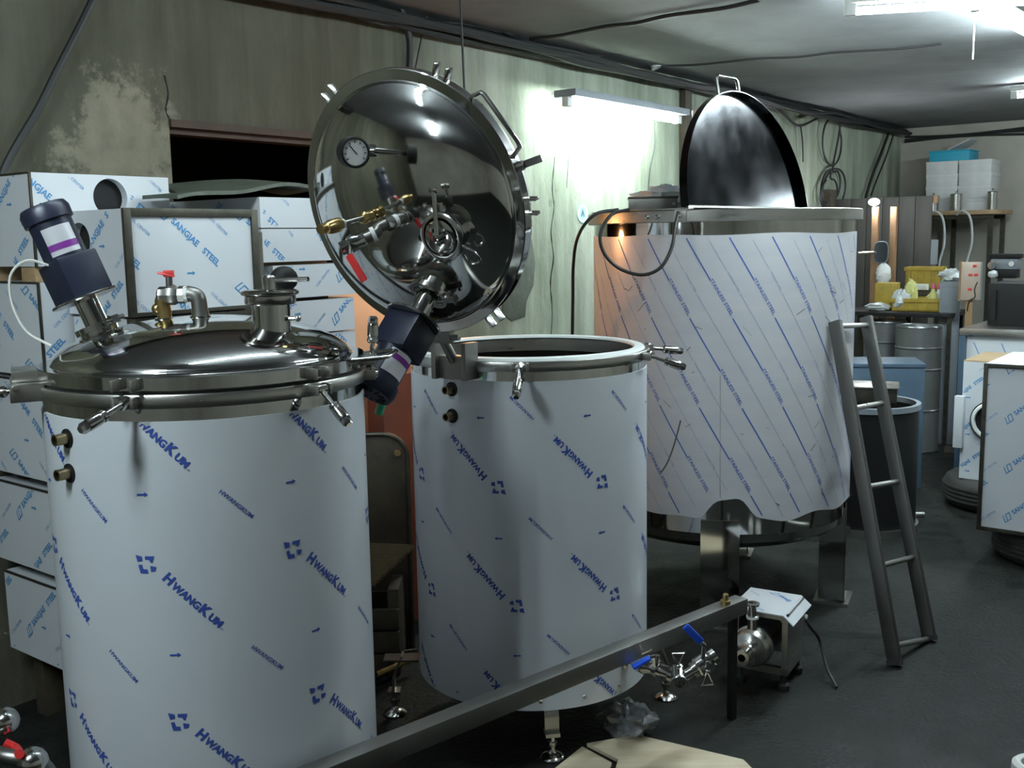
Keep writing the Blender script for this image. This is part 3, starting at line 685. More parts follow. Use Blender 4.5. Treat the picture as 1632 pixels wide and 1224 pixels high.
MB().tube([P_(1044, 1062, -.01), P_(1042, 1046, -.05), a], .0055, 8).tube([P_(1016, 1044, -.02), P_(1040, 1034, -.03)], .004, 8).cyl(P_(1046, 1060, -.01), P_(1047, 1044, -.01), .009, n=12).build('lever_stem', 'polished', ov)

# ------------------------------------------------------------------ large mixing tank
BC = (.907, 4.46); B3 = Vector((BC[0], BC[1], 0)); TB = Matrix.Translation((BC[0], BC[1], 0)); BR = .545
tankB = thing('mixing_tank', 'largest steel tank on four legs, half of its flat lid raised', 'tank', (BC[0], BC[1], 0))
FT, FB = 1.552, .455
MB(TB).lathe([(BR-.03, .385), (BR-.006, .385), (BR-.002, .39), (BR-.002, 1.62), (BR-.03, 1.62), (BR-.03, .385)], 128).build('shell', 'mirror', tankB)
MB(TB).lathe([(BR-.004, .39), (BR-.015, .352), (BR-.05, .325), (BR-.14, .295), (.25, .27), (0, .262)], 128).build('dished_bottom', 'mirror', tankB)
# protective film with a hand-cut lower edge: notch over the front leg
fm = MB(TB); N_ = 192; rows = 8; vs_, fs = [], []
def film_low(u):
    z = FB + .008*math.sin(u*9) + .006*math.sin(u*23+1)
    z += .085*math.exp(-((u+.075)/.085)**4)
    z -= .02*math.exp(-((u-.16)/.12)**2)
    return z
for i in range(N_+1):
    u = -PI*.93 + 2*PI*.93*i/N_
    for j in range(rows+1):
        t = j/rows; z = film_low(u*BR)*(1-t) + (FT + .003*math.sin(u*7))*t
        vs_.append(((BR+.0015)*math.sin(u), -(BR+.0015)*math.cos(u), z))
for i in range(N_):
    for j in range(rows):
        a = i*(rows+1)+j; fs.append((a, a+rows+1, a+rows+2, a+1))
fm.add(vs_, fs); flmB = fm.build('film_cover', 'film_big', tankB)
pt, pl2 = Print(), Print(); pit, per, sl = .161, .3445, .58
for k in range(-9, 10):
    x0 = .012 + k*pit
    for j in range(-3, 4):
        zt_, zb_ = 1.378 - j*per, 1.378 - .139 - j*per
        f_ = lambda z: x0 + (1.378-z)*sl
        a = math.atan2(-1, sl)
        pt.text('STAINLESS STEEL', f_(zt_) - .004, zt_+.004, .0135, a, .01, fit=.158)
        pt.line(f_(zb_-.004), zb_-.004, f_(zb_-.203), zb_-.203, .0042)
        x1 = pit*.5; zz = zt_ + .03
        pl2.text('STAINLESS STEEL', f_(zz) + x1 - .002, zz, .0065, a, .0, fit=.085)
        pl2.line(f_(zz-.08) + x1, zz-.08, f_(zz-.335) + x1, zz-.335, .0012)
mpB = lambda u, z: (BC[0] + (BR+.0026)*math.sin(u/BR), BC[1] - (BR+.0026)*math.cos(u/BR), z)
okB = lambda u, z: abs(u) < PI*BR*.9 and film_low(u)+.003 < z < FT-.004
pt.build('film_print', 'ink_big', mpB, okB, flmB); pl2.build('film_print', 'ink_pale', mpB, okB, flmB)
sc = Print(); rnd = random.Random(5)
for i in range(46):
    u, z, a = rnd.uniform(-.75, .75), rnd.uniform(.5, 1.5), rnd.uniform(-.9, .9); L_ = rnd.uniform(.006, .05)
    sc.line(u, z, u + L_*math.cos(a), z + L_*math.sin(a), rnd.uniform(.001, .003), .02)
sc.line(-.11, 1.02, -.105, .50, .0012)
for i in range(7): sc.line(-.345 + .012*i, .62 + .010*i + .003*i*i, -.345 + .012*(i+1), .62 + .010*(i+1) + .003*(i+1)**2, .006)
mat('scuff', (.12, .11, .10), .6)
sc.build('scuff_mark', 'scuff', mpB, okB, flmB)
MB(TB).lathe([(BR-.03, 1.600), (BR+.020, 1.600), (BR+.024, 1.603), (BR+.024, 1.643), (BR+.020, 1.646), (BR-.03, 1.646), (BR-.03, 1.600)], 128).build('rim_band', 'brushed', tankB)
# half-moon lids: hinge line is a diameter
hv = Vector((.682, .731, 0)); nv = Vector((.731, -.682, 0))
Mhalf = Matrix(((hv.x, -nv.x, 0, BC[0]), (hv.y, -nv.y, 0, BC[1]), (0, 0, 1, 1.647), (0, 0, 0, 1)))
def half(n=48, r=.555): return [(r*math.cos(PI*i/n), r*math.sin(PI*i/n)) for i in range(n+1)]
a_ = math.asin(.16/.555)
MB(Mhalf).prism([(.555*math.cos(t_), .555*math.sin(t_)) for t_ in [-a_ + (PI+2*a_)*i/56 for i in range(57)]], 0, .006).build('fixed_lid', 'brushed', tankB)
lean = math.radians(9)
up_ = ZZ*math.cos(lean) - nv*math.sin(lean); fn = nv*math.cos(lean) + ZZ*math.sin(lean)
lc = B3 - hv*.09 + nv*.17 + ZZ*1.655
Mv = Matrix(((hv.x, up_.x, fn.x, lc.x), (hv.y, up_.y, fn.y, lc.y), (hv.z, up_.z, fn.z, lc.z), (0, 0, 0, 1)))
RL = .47
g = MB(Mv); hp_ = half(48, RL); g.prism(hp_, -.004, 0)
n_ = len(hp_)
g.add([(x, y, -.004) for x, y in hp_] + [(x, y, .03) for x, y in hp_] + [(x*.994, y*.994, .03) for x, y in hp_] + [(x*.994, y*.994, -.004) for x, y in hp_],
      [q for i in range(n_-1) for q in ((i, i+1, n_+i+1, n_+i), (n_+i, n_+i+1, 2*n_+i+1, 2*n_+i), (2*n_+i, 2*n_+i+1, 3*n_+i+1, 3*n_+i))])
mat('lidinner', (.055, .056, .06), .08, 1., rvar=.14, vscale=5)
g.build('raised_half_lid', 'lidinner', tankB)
MB(Mv).tube([(-.09, RL-.02, -.01), (-.09, RL+.055, -.012), (-.075, RL+.068, -.012), (.055, RL+.068, -.012), (.07, RL+.055, -.012), (.07, RL-.02, -.01)], .007, 10).build('lid_handle', 'polished', tankB)
MB().cyl(lc - hv*.44, lc + hv*.44, .009, n=10).build('hinge_rod', 'brushed', tankB)
# bracket clips and control box on the fixed half
bx = at(1042, 324, 3.96); 
def leg_at(a, zt_, w=.075):
    d = Vector((math.cos(a), math.sin(a), 0)); M = frame(B3 + d*(BR-.055), ZZ, d)
    g = MB(M)
    # folded channel: outer web, two flanges
    g.box(.052, .058, -w, w, .02, zt_).box(-.05, .055, -w, -w+.006, .02, .42).box(-.05, .055, w-.006, w, .02, .42)
    o = g.build('leg', 'mirror', tankB)
    MB(M).box(-.07, .075, -w-.015, w+.015, 0, .012).build('base_plate', 'brushed', o)
    return o
for a in (-101, -24, 70, 160): leg_at(math.radians(a), .445)
# clamps of the fixed half lid, control box, bag and lead on the big tank
for px in (1000, 1030, 1078):
    P = at(px, 346, 3.93); a = math.atan2(P.x-BC[0], -(P.y-BC[1])); d = Vector((math.sin(a), -math.cos(a), 0))
    MB(frame(B3 + d*(BR+.024) + ZZ*1.622, d, ZZ)).lathe([(0, .012), (.006, .011), (.009, .006), (.009, 0), (0, 0)], 14).build('rim_stud', 'polished', tankB)
a = math.atan2(at(1080, 345, 3.92).x-BC[0], -(at(1080, 345, 3.92).y-BC[1])); d = Vector((math.sin(a), -math.cos(a), 0))
MB(frame(B3 + d*(BR+.024) + ZZ*1.647, ZZ, d)).box(-.06, .006, -.022, .022, -.001, .004).box(.001, .006, -.022, .022, -.045, .004).build('rim_clip', 'brushed', tankB)
cbx = at(1040, 325, 4.18); cz = 1.6535
tk = thing('control_box', 'dark flat metal box lying on the rim of the largest tank', 'box', (cbx.x, cbx.y, cz))
Mc = Matrix.Translation((cbx.x, cbx.y, 0)) @ Matrix.Rotation(-.10, 4, 'Z')
MB(Mc).box(-.095, .095, -.075, .075, cz, cz+.042).build('case', 'dullsteel', tk, bevel=.003)
MB(Mc).box(-.098, .098, -.078, .078, cz+.042, cz+.05).build('case_lid', 'mildsteel', tk, bevel=.002)
for sx in (-.08, .08): MB(Mc).cyl((sx, -.076, cz+.02), (sx, -.081, cz+.02), .006, n=10).build('screw', 'brushed', tk)
def blob(c, sx, sy, sz, seed, amp=.22, n=26, jit=.25):
    rnd = random.Random(seed); ph = [(rnd.uniform(1, 5), rnd.uniform(1, 5), rnd.uniform(0, 6.3), rnd.uniform(-1, 1)) for _ in range(10)]
    mb = MB(); vs_, fs = [], []; m_ = n//2
    for j in range(m_+1):
        th = PI*j/m_
        for i in range(n):
            a = 2*PI*i/n; k = 1 + amp*sum(w_*math.sin(p_*a + q_*th*2 + f_) for p_, q_, f_, w_ in [(round(p), q, f, w) for p, q, f, w in ph])/3.2
            k += rnd.uniform(-amp, amp)*jit
            vs_.append((c[0] + sx*k*math.sin(th)*math.cos(a), c[1] + sy*k*math.sin(th)*math.sin(a), max(c[2] - sz*.98, c[2] + sz*k*math.cos(th))))
    for j in range(m_):
        for i in range(n): fs.append((j*n+i, j*n+(i+1) % n, (j+1)*n+(i+1) % n, (j+1)*n+i))
    return mb.add(vs_, fs)
bp_ = at(1068, 300, 4.42)
tag(blob((bp_.x, bp_.y, 1.654+.05), .14, .12, .05, 3, .35).build('plastic_bag', 'polywhite', ang=20), 'crumpled white plastic bag behind the dark box on the largest tank', 'bag')
wb = at(1136, 300, 4.52); wb.z = 1.655
tk = thing('drive_cover', 'white plastic motor cover behind the raised lid of the largest tank', 'motor cover', wb)
MB(Matrix.Translation(wb)).box(-.04, .04, -.04, .04, 0, .40).build('pedestal', 'greypaint', tk, bevel=.004)
wt = at(1140, 183, wb.y)
MB().cyl(wb + ZZ*.36, (wb.x, wb.y, wt.z-.03), .05, n=24).build('stem', 'white', tk)
MB(Matrix.Translation((wb.x, wb.y, wt.z))).lathe([(0, -.04), (.075, -.04), (.088, -.02), (.092, .02), (.08, .034), (0, .038)], 32).build('cover', 'white', tk)
g = MB().tube(catmull([at(912, 545, 4.3), at(913, 480, 4.25), at(914, 420, 4.15), at(922, 375, 4.0), at(948, 342, 3.97), at(985, 334, 4.02)]), .0065, 8)
tag(g.build('power_lead', 'cable'), 'black lead hanging down left of the largest tank', 'cable')
g = MB().tube(catmull([at(1002, 334, 4.02), at(975, 342, 3.84), at(957, 372, 3.80), at(962, 402, 3.80), at(986, 427, 3.80), at(1022, 438, 3.78), at(1052, 427, 3.78), at(1070, 396, 3.80), at(1076, 362, 3.84), at(1082, 334, 3.98)]), .0065, 8)
tag(g.build('power_lead', 'cable'), 'black lead drooping in a loop over the film of the largest tank', 'cable')

# ------------------------------------------------------------------ ladder
lf, rf = onz(1427, 1062), onz(1482, 1022); lt, rt = at(1331, 512, 4.00), at(1380, 505, 4.24)
lad = thing('ladder', 'steel rung ladder leaning against the largest tank', 'ladder', (lf+rf)/2)
off = (rf-lf).normalized()
for p, q in ((lf, lt), (rf, rt)):
    d = (q-p); MB(frame(p, d, off)).box(-.013, .013, -.024, .024, .018, d.length).build('stile', 'ladder', lad, bevel=.002)
    MB(frame(p, d, off)).box(-.015, .015, -.026, .026, .004, .022).build('foot_cap', 'rubber', lad)
for ya, yb in ((520, 518), (652, 642), (777, 767), (903, 888), (1030, 1018)):
    def t_of(p, q, y):
        lo, hi = 0., 1.
        for _ in range(40):
            m_ = (lo+hi)/2; P = p.lerp(q, m_); v = _R.inverted() @ (P - Vector((0, 0, EYE))); py = 612 - F*v.y/(-v.z)
            if py > y: lo = m_
            else: hi = m_
        return p.lerp(q, lo)
    MB().cyl(t_of(lf, lt, ya), t_of(rf, rt, yb), .0105, n=14).build('rung', 'brushed', lad)

# ------------------------------------------------------------------ long square tube on supports
bz = .40; a, b = onz(560, 1209, bz), onz(1192, 954, bz); d = (b-a).normalized(); a = a - d*.45
sd = Vector((-d.y, d.x, 0))
Mb = Matrix(((d.x, sd.x, 0, a.x), (d.y, sd.y, 0, a.y), (0, 0, 1, bz), (0, 0, 0, 1))); Lb = (b-a).length
g = MB(Mb); t_ = .003
o_ = [(0, -.05), (.05, -.05), (.05, 0), (0, 0)]; i_ = [(t_, -.05+t_), (.05-t_, -.05+t_), (.05-t_, -t_), (t_, -t_)]
vv = [(x, y, z) for x in (0, Lb) for y, z in o_] + [(x, y, z) for x in (0, Lb) for y, z in i_]
ff = []
for k in range(4):
    j = (k+1) % 4; ff += [(k, j, 4+j, 4+k), (8+k, 12+k, 12+j, 8+j), (k, 8+k, 8+j, j), (4+k, 4+j, 12+j, 12+k)]
g.add(vv, ff)
tag(g.build('square_tube', 'dullsteel', root=(a+b)/2, bevel=.0012), 'long stainless square tube lying across in front of the middle tank', 'metal tube')
tag(MB(Mb).box(Lb-.055, Lb-.033, .014, .036, -bz, -.05).build('support_post', 'black'), 'black post under the far end of the square tube', 'post')
tag(MB(Mb).box(.05, .12, .0, .05, -bz, -.05).build('support_post', 'timber'), 'wooden post under the near end of the square tube', 'post')
# small bolt lying on the tube's far end
P = Mb @ Vector((Lb-.09, .02, 0)); tag(MB(Matrix.Translation(P)).lathe([(0, 0), (.016, 0), (.016, .012), (.009, .013), (.009, .03), (.006, .034), (0, .034)], 16).build('pipe_fitting', 'brass', root=P), 'small brass fitting standing on the far end of the square tube', 'fitting')

# ------------------------------------------------------------------ pump unit
e1 = Vector((.86, -.51, 0)); e2 = Vector((.51, .86, 0)); pn = Vector((.918, 3.345, 0))
Mp = Matrix(((e1.x, e2.x, 0, pn.x), (e1.y, e2.y, 0, pn.y), (0, 0, 1, 0), (0, 0, 0, 1)))
pu = thing('transfer_pump', 'small stainless pump unit with filmed slanted top on the floor', 'pump', pn)
PW, PD, PZ = .19, .20, .275
g = MB(Mp).box(-.004, 0, 0, PD, .06, PZ).box(-PW, -PW+.004, 0, PD, .06, PZ).box(-PW, 0, PD-.004, PD, .06, PZ)
g.build('side_panel', 'brushed', pu)
g = MB(Mp).box(-PW, 0, -.004, .016, .06, .085).box(-PW, 0, -.004, .016, PZ-.02, PZ).box(-.02, 0, -.004, .016, .06, PZ).box(-PW, -PW+.02, -.004, .016, .06, PZ)
g.build('front_frame', 'brushed', pu)
g = MB(Mp).box(-PW-.006, -.012, -.02, PD+.008, PZ, PZ+.004)
g.add([(-.012, -.02, PZ), (-.012, PD+.008, PZ), (.022, PD+.008, PZ-.03), (.022, -.02, PZ-.03), (-.012, -.02, PZ+.004), (-.012, PD+.008, PZ+.004), (.024, PD+.008, PZ-.026), (.024, -.02, PZ-.026)],
      [(0, 3, 2, 1), (4, 5, 6, 7), (0, 1, 5, 4), (1, 2, 6, 5), (2, 3, 7, 6), (3, 0, 4, 7)])
cv = g.build('top_cover', 'film_box', pu, smooth=False)
sj_print(cv, Mp @ Vector((-PW, -.018, PZ+.004)), e1, e2, ZZ, PW-.02, PD+.02, 4, 1, .8)
for x, y in ((-.018, .018), (-PW+.018, .018), (-.018, PD-.018), (-PW+.018, PD-.018)):
    MB(Mp).lathe([(0, 0), (.020, 0), (.022, .004), (.022, .022), (.012, .030), (.010, .062), (0, .062)], 18, Matrix.Translation((x, y, 0))).build('rubber_foot', 'rubber', pu)
hc = Vector((-PW*.56, 0, .165))
Mx = Mp @ Matrix.Translation(hc) @ Matrix.Rotation(PI/2, 4, 'X')       # axis towards the front (-e2)
MB(Mx).lathe([(0, -.12), (.060, -.12), (.060, .030), (.068, .032), (.070, .036), (.070, .046), (.064, .050), (.064, .075), (.058, .088), (.030, .098), (.024, .104), (.022, .110), (0, .110)], 40).build('pump_head', 'brushed', pu)
MB(Mx).lathe([(.013, .165), (.013, .106), (.020, .106), (.018, .150), (.025, .153), (.025, .166), (.013, .166), (.013, .165)], 24).build('inlet_nozzle', 'polished', pu)
MB(Mx).lathe([(0, .135), (.0131, .135)], 20).build('nozzle_bore', 'black', pu)
tz = Mp @ (hc + Vector((0, -.055, .055)))
MB(Matrix.Translation(tz)).lathe([(0, 0), (.017, 0), (.017, .045), (.019, .046), (.019, .054), (.014, .056), (.014, .088), (.024, .092), (.024, .099), (.013, .1), (.013, .092), (0, .092)], 22).build('outlet_nozzle', 'polished', pu)
MB(Matrix.Translation(tz)).lathe([(.0205, .046), (.0205, .053), (.014, .053)], 22).build('nozzle_seal', 'white', pu)
for k in range(3):
    a = .9 + k*2.1; MB(Mx).cyl((.040*math.cos(a), .040*math.sin(a), .084), (.040*math.cos(a), .040*math.sin(a), .104), .009, n=10).build('head_bolt', 'polished', pu)
gl = Mp @ Vector((0, PD*.72, .225))
MB().lathe([(0, 0), (.014, 0), (.014, .012), (.010, .014), (.010, .026), (0, .027)], 14, frame(gl, e1)).build('cable_gland', 'white', pu)
fl_ = onz(1333, 1098)
MB().tube(catmull([gl + e1*.02, gl + e1*.035 + ZZ*-.03, at(1306, 1020, 3.52), at(1318, 1065, 3.45), fl_ + ZZ*.006]), .0055, 8).build('power_lead', 'cable', pu)

# ------------------------------------------------------------------ things on the near floor
P = onz(1000, 1182); tag(blob((P.x+.005, P.y+.05, .050), .085, .070, .050, 11, .42, 18, .55).build('plastic_bag', 'poly', smooth=False), 'clear crumpled plastic bag on the floor below the middle tank', 'bag')
c0, c1, c2, c3 = onz(935, 1190), onz(1015, 1176), onz(1185, 1216), onz(905, 1240)
for nm, pts, z0, z1, lb in (('plywood_sheet', [c0, c1, c2, onz(1230, 1262), onz(960, 1300), onz(985, 1216)], 0, .012, 'pale worn plywood sheet on the floor at the bottom edge'),
                            ('plywood_offcut', [onz(928, 1194), onz(975, 1220), onz(940, 1300), onz(880, 1300), onz(870, 1240)], 0, .010, 'small pale plywood offcut left of the larger sheet')):
    tag(MB().prism([(p.x, p.y) for p in pts], z0, z1).build(nm, 'plywood', smooth=False, bevel=.002), lb, 'plywood')
for px, py, r, lb in ((1592, 1258, .052, 'pale plastic ring lying at the bottom right corner'), (1650, 1225, .06, 'pale plastic ring with brown core at the right picture edge')):
    P = onz(px, py, .05); g = MB(Matrix.Translation((P.x, P.y, 0)))
    tag(g.lathe([(r*.55, .0), (r, .0), (r*1.04, .03), (r, .062), (r*.85, .070), (r*.62, .066), (r*.55, .05), (r*.55, 0)], 36).build('plastic_ring', 'offwhite', root=(P.x, P.y, 0)), lb, 'ring')

# ------------------------------------------------------------------ filmed steel cabinets stacked along the wall
def plate_hole(mb, w, h, cx, cy, r, M, depth=.03, n=40):
    angs = sorted([2*PI*i/n for i in range(n)] + [math.atan2(y-cy, x-cx) % (2*PI) for x in (0, w) for y in (0, h)])
    def bd(a):
        c, s = math.cos(a), math.sin(a); t = 1e9
        if c > 1e-9: t = min(t, (w-cx)/c)
        if c < -1e-9: t = min(t, -cx/c)
        if s > 1e-9: t = min(t, (h-cy)/s)
        if s < -1e-9: t = min(t, -cy/s)
        return (cx + c*t, cy + s*t, 0)
    m_ = len(angs); vs_ = [bd(a) for a in angs] + [(cx + r*math.cos(a), cy + r*math.sin(a), 0) for a in angs] + [(cx + r*math.cos(a), cy + r*math.sin(a), -depth) for a in angs]
    fs = [q for i in range(m_) for q in ((i, (i+1) % m_, m_+(i+1) % m_, m_+i), (m_+i, m_+(i+1) % m_, 2*m_+(i+1) % m_, 2*m_+i))]
    mb.add(vs_, fs, M)
def cabinet(label, s0, s1, q0, q1, z0, z1, seed, front_hole=None, side_hole=None, frame_w=0., edge=True, flip=1, cat='cabinet', scale=1., name='steel_cabinet', off=None):
    base = WF((s0+s1)/2, (q0+q1)/2, z0); t = thing(name, label, cat, base)
    w, d, h = s1-s0, q1-q0, z1-z0
    Mf = MW @ Matrix(((1, 0, 0, s0), (0, 0, 1, q1), (0, 1, 0, z0), (0, 0, 0, 1)))      # front face: x along s, y up, z out of the wall
    Ms = MW @ Matrix(((0, 0, -1, s0), (1, 0, 0, q0), (0, 1, 0, z0), (0, 0, 0, 1)))     # end face towards the photographer: x along q, y up
    g = MB(MW)
    V = [(s0,q0,z0),(s1,q0,z0),(s1,q1,z0),(s0,q1,z0),(s0,q0,z1),(s1,q0,z1),(s1,q1,z1),(s0,q1,z1)]
    fs = [(0,3,2,1),(4,5,6,7),(0,1,5,4),(1,2,6,5)]
    if not front_hole: fs.append((2,3,7,6))
    if not side_hole: fs.append((3,0,4,7))
    g.add(V, fs)
    g.M = I4
    if front_hole: plate_hole(g, w, h, *front_hole, Mf)
    if side_hole: plate_hole(g, d, h, *side_hole, Ms)
    body = g.build('body', 'film_box', t, smooth=False)
    ef = MW.to_3x3()
    sj_print(body, WF(s0, q1, z0), WD, ZZ, -WN, w, h, seed, flip, scale, [front_hole] if front_hole else (), off)
    sj_print(body, WF(s0, q0, z0), -WN, ZZ, -WD, d, h, seed+50, -flip, scale, [side_hole] if side_hole else ())
    for hl, M in ((front_hole, Mf), (side_hole, Ms)):
        if hl: MB(M).lathe([(hl[2]*.0, -.03), (hl[2]+.004, -.03)], 40, Matrix.Translation((hl[0], hl[1], 0))).build('hole_back', 'black', t)
    if frame_w:
        k = frame_w; M = Mf
        for nm, b in (('frame_bar', (-.002, k, -.002, h+.002)), ('frame_bar', (w-k, w+.002, -.002, h+.002)), ('frame_bar', (k, w-k, h-k, h+.002)), ('frame_bar', (k, w-k, -.002, k*.45))):
            MB(M).box(b[0], b[1], b[2], b[3], -.004, .008).build(nm, 'mildsteel', t, bevel=.001)
    elif edge:
        MB(MW).box(s0-.002, s0+.005, q1-.005, q1+.002, z0, z1).build('edge_strip', 'mildsteel', t)
        MB(MW).box(s0-.002, s0+.004, q0, q1-.005, z1-.004, z1+.002).build('edge_strip', 'mildsteel', t)
    return t
def spacer(s0, s1, q0, q1, z0, z1, label, group):
    c = WF((s0+s1)/2, (q0+q1)/2, z0); tag(MB(MW).box(s0, s1, q0, q1, z0, z1).build('timber_spacer', 'timber' if z0 > 1.4 else 'darkbrown', root=c, bevel=.002), label, 'timber', group)  # timbers lower in the stacks take the darker brown
cabinet('filmed steel box with a round hole on top of the left stack', 1.58, 2.045, .05, .43, 1.492, 1.765, 11, front_hole=(.255, .205, .058), off=(-.07, .30))
cabinet('second filmed steel box from the top of the left stack', 1.58, 2.045, .05, .43, 1.163, 1.445, 12, flip=-1)
cabinet('third filmed steel box from the top of the left stack', 1.58, 2.045, .05, .43, .84, 1.148, 13, flip=-1)
cabinet('fourth filmed steel box from the top of the left stack', 1.58, 2.045, .05, .43, .542, .808, 14)
cabinet('lowest filmed steel box of the left stack', 1.575, 2.04, .08, .45, .242, .505, 15)
for z0, z1 in ((1.4455, 1.4915),):
    for i, (q0, q1) in enumerate(((.07, .15), (.33, .41))): spacer(1.585, 2.04, q0, q1, z0, z1, ('rear' if i == 0 else 'front') + ' timber spacer under the top box of the left stack', 'timber spacers')
for z0, z1 in ((1.1485, 1.1625), (.8085, .8395), (.5055, .5415), (0, .2415)):
    for q0 in (.11, .30): spacer(1.63, 2.0, q0, q0+.06, z0, z1, 'timber spacer between the lower boxes of the left stack', 'spacers in the left stack')
cabinet('filmed steel cabinet with black framed front behind the closed tank', 1.67, 2.135, .435, .75, 1.348, 1.652, 21, side_hole=(.085, .215, .055), frame_w=.022, off=(.379, .071))
cabinet('tall filmed steel cabinet under the black framed one', 1.67, 2.135, .455, .742, .02, 1.340, 22, side_hole=(.05+.02, 1.24, .046), frame_w=.018)
spacer(1.70, 1.76, .47, .73, 1.3405, 1.3475, 'thin timber spacer between the framed cabinet and the tall one', 'cabinet spacers')
spacer(2.03, 2.09, .47, .73, 1.3405, 1.3475, 'thin timber spacer between the framed cabinet and the tall one', 'cabinet spacers')
spacer(1.72, 2.08, .50, .56, 0, .0195, 'timber batten under the tall filmed cabinet', 'cabinet battens'); spacer(1.72, 2.08, .64, .70, 0, .0195, 'timber batten under the tall filmed cabinet', 'cabinet battens')
lv = [1.228, 1.345, 1.358, 1.472, 1.484, 1.596, 1.600, 1.702]
nms = ['fourth flat filmed box from the top, right of the framed cabinet', 'third flat filmed box from the top, right of the framed cabinet', 'second flat filmed box from the top, with an arrow, right of the framed cabinet', 'topmost flat filmed box under the dark sheet, right of the framed cabinet']
for i in range(4):
    cabinet(nms[i], 2.275 + (.035 if i < 2 else 0), 2.69 - .03*(i > 1), .08, .60 + .01*(i == 1), lv[2*i], lv[2*i+1], 31+i, flip=-1 if i < 2 else 1, edge=False, cat='box', name='flat_steel_box')
for i, (z0, z1) in enumerate(((1.3455, 1.3575), (1.4725, 1.4835), (1.5962, 1.5998))):
    for q0 in (.14, .50): spacer(2.33, 2.62, q0, q0+.04, z0, z1, 'thin dark batten between the flat filmed boxes', 'battens between flat boxes')
cabinet('low filmed steel cabinet under the flat boxes', 2.26, 2.70, .07, .59, .0, 1.222, 35, edge=False)
spacer(2.30, 2.66, .12, .17, 1.2222, 1.2278, 'thin batten on top of the low filmed cabinet', 'battens on low cabinet'); spacer(2.30, 2.66, .48, .53, 1.2222, 1.2278, 'thin batten on top of the low filmed cabinet', 'battens on low cabinet')
c = WF(2.20, .665, 0); tag(MB(MW).box(2.185, 2.215, .650, .680, 0, 1.585).build('steel_post', 'mildsteel', root=c, bevel=.002), 'thin dark steel post between the framed cabinet and the flat boxes', 'post')
# dark rubber sheet over the cabinets
vs_, fs = [], []; NS, NQ = 40, 12
def sheet_z(s, q): return 1.660 + .100*(1/(1+math.exp(-(s-2.10)*7))) + .012*math.sin(s*6+q*3) + .010*math.sin(s*13 - q*8) - .016*max(0, (q-.45))/.2
for top in (0, 1):
    for i in range(NS+1):
        for j in range(NQ+1):
            s = 1.93 + .88*i/NS; q0_ = .455 - .36*min(1, max(0, (s-2.065)/.16)); q = q0_ + (.64 - .08*(i/NS) - q0_)*j/NQ
            vs_.append((s, q, max(sheet_z(s, q), 1.658) + (.012 if top else 0)))
n_ = (NS+1)*(NQ+1)
for i in range(NS):
    for j in range(NQ):
        a = i*(NQ+1)+j; fs += [(a, a+1, a+NQ+2, a+NQ+1), (n_+a, n_+a+NQ+1, n_+a+NQ+2, n_+a+1)]
for i in range(NS):
    for j in (0, NQ): a = i*(NQ+1)+j; b = a+NQ+1; fs.append((a, b, n_+b, n_+a))
for j in range(NQ):
    for i in (0, NS): a = i*(NQ+1)+j; b = a+1; fs.append((a, b, n_+b, n_+a))
tag(MB(MW).add(vs_, fs).build('rubber_sheet', 'tarp', ang=50), 'dark wavy rubber sheet lying over the filmed cabinets', 'sheet')

# ------------------------------------------------------------------ clutter in the gap between the two filmed tanks
c = WF(3.05, .27, 0); tag(MB(MW).box(2.80, 3.42, .25, .275, 0, 1.37).build('wooden_board', 'peach', root=c, bevel=.002), 'peach coloured board standing against the wall behind the tanks', 'board')
oc = at(610, 640, 4.10); oc.z = 0
t = thing('machine_cabinet', 'orange painted machine between the two filmed tanks', 'machine', oc); Mo = Matrix.Translation(oc) @ Matrix.Rotation(-ANG, 4, 'Z')
MB(Mo).box(-.16, .16, -.16, .16, .03, 1.04).build('housing', 'orange', t, bevel=.008)
MB(Mo).box(.05, .08, -.185, -.16, .05, 1.05).build('upright', 'redboard', t, bevel=.003)
MB(Mo).box(-.13, .02, -.166, -.16, .55, .9).build('door_panel', 'orange', t, bevel=.003)
for x in (-.12, .12): MB(Mo).box(x-.03, x+.03, -.12, .12, 0, .03).build('foot', 'rubber', t)
cc = at(600, 780, 3.80); xr = at(651, 780, 3.80).x; zt_ = at(600, 692, 3.80).z
t = thing('machine_guard', 'dark sheet metal guard with rounded top corner between the tanks', 'guard', (cc.x, 3.82, 0))
out = [(xr-.36, 0), (xr, 0)] + [(xr-.09 + .09*math.cos(a), zt_-.09 + .09*math.sin(a)) for a in [i*PI/2/8 for i in range(9)]] + [(xr-.36, zt_)]
Mg_ = Matrix(((1, 0, 0, 0), (0, 0, 1, 3.80), (0, 1, 0, 0), (0, 0, 0, 1)))
MB(Mg_).prism(out, 0, .05).build('panel', 'darkbrown', t, bevel=.006)
MB(Mg_).tube([Vector((x, z, -.004)) for x, z in out[1:]], .009, 8).build('edge_bead', 'mildsteel', t)
P = at(634, 721, 3.80); MB().cyl(P + Vector((0, .01, 0)), P - Vector((0, .012, 0)), .013, n=12).build('bolt_head', 'brass', t)
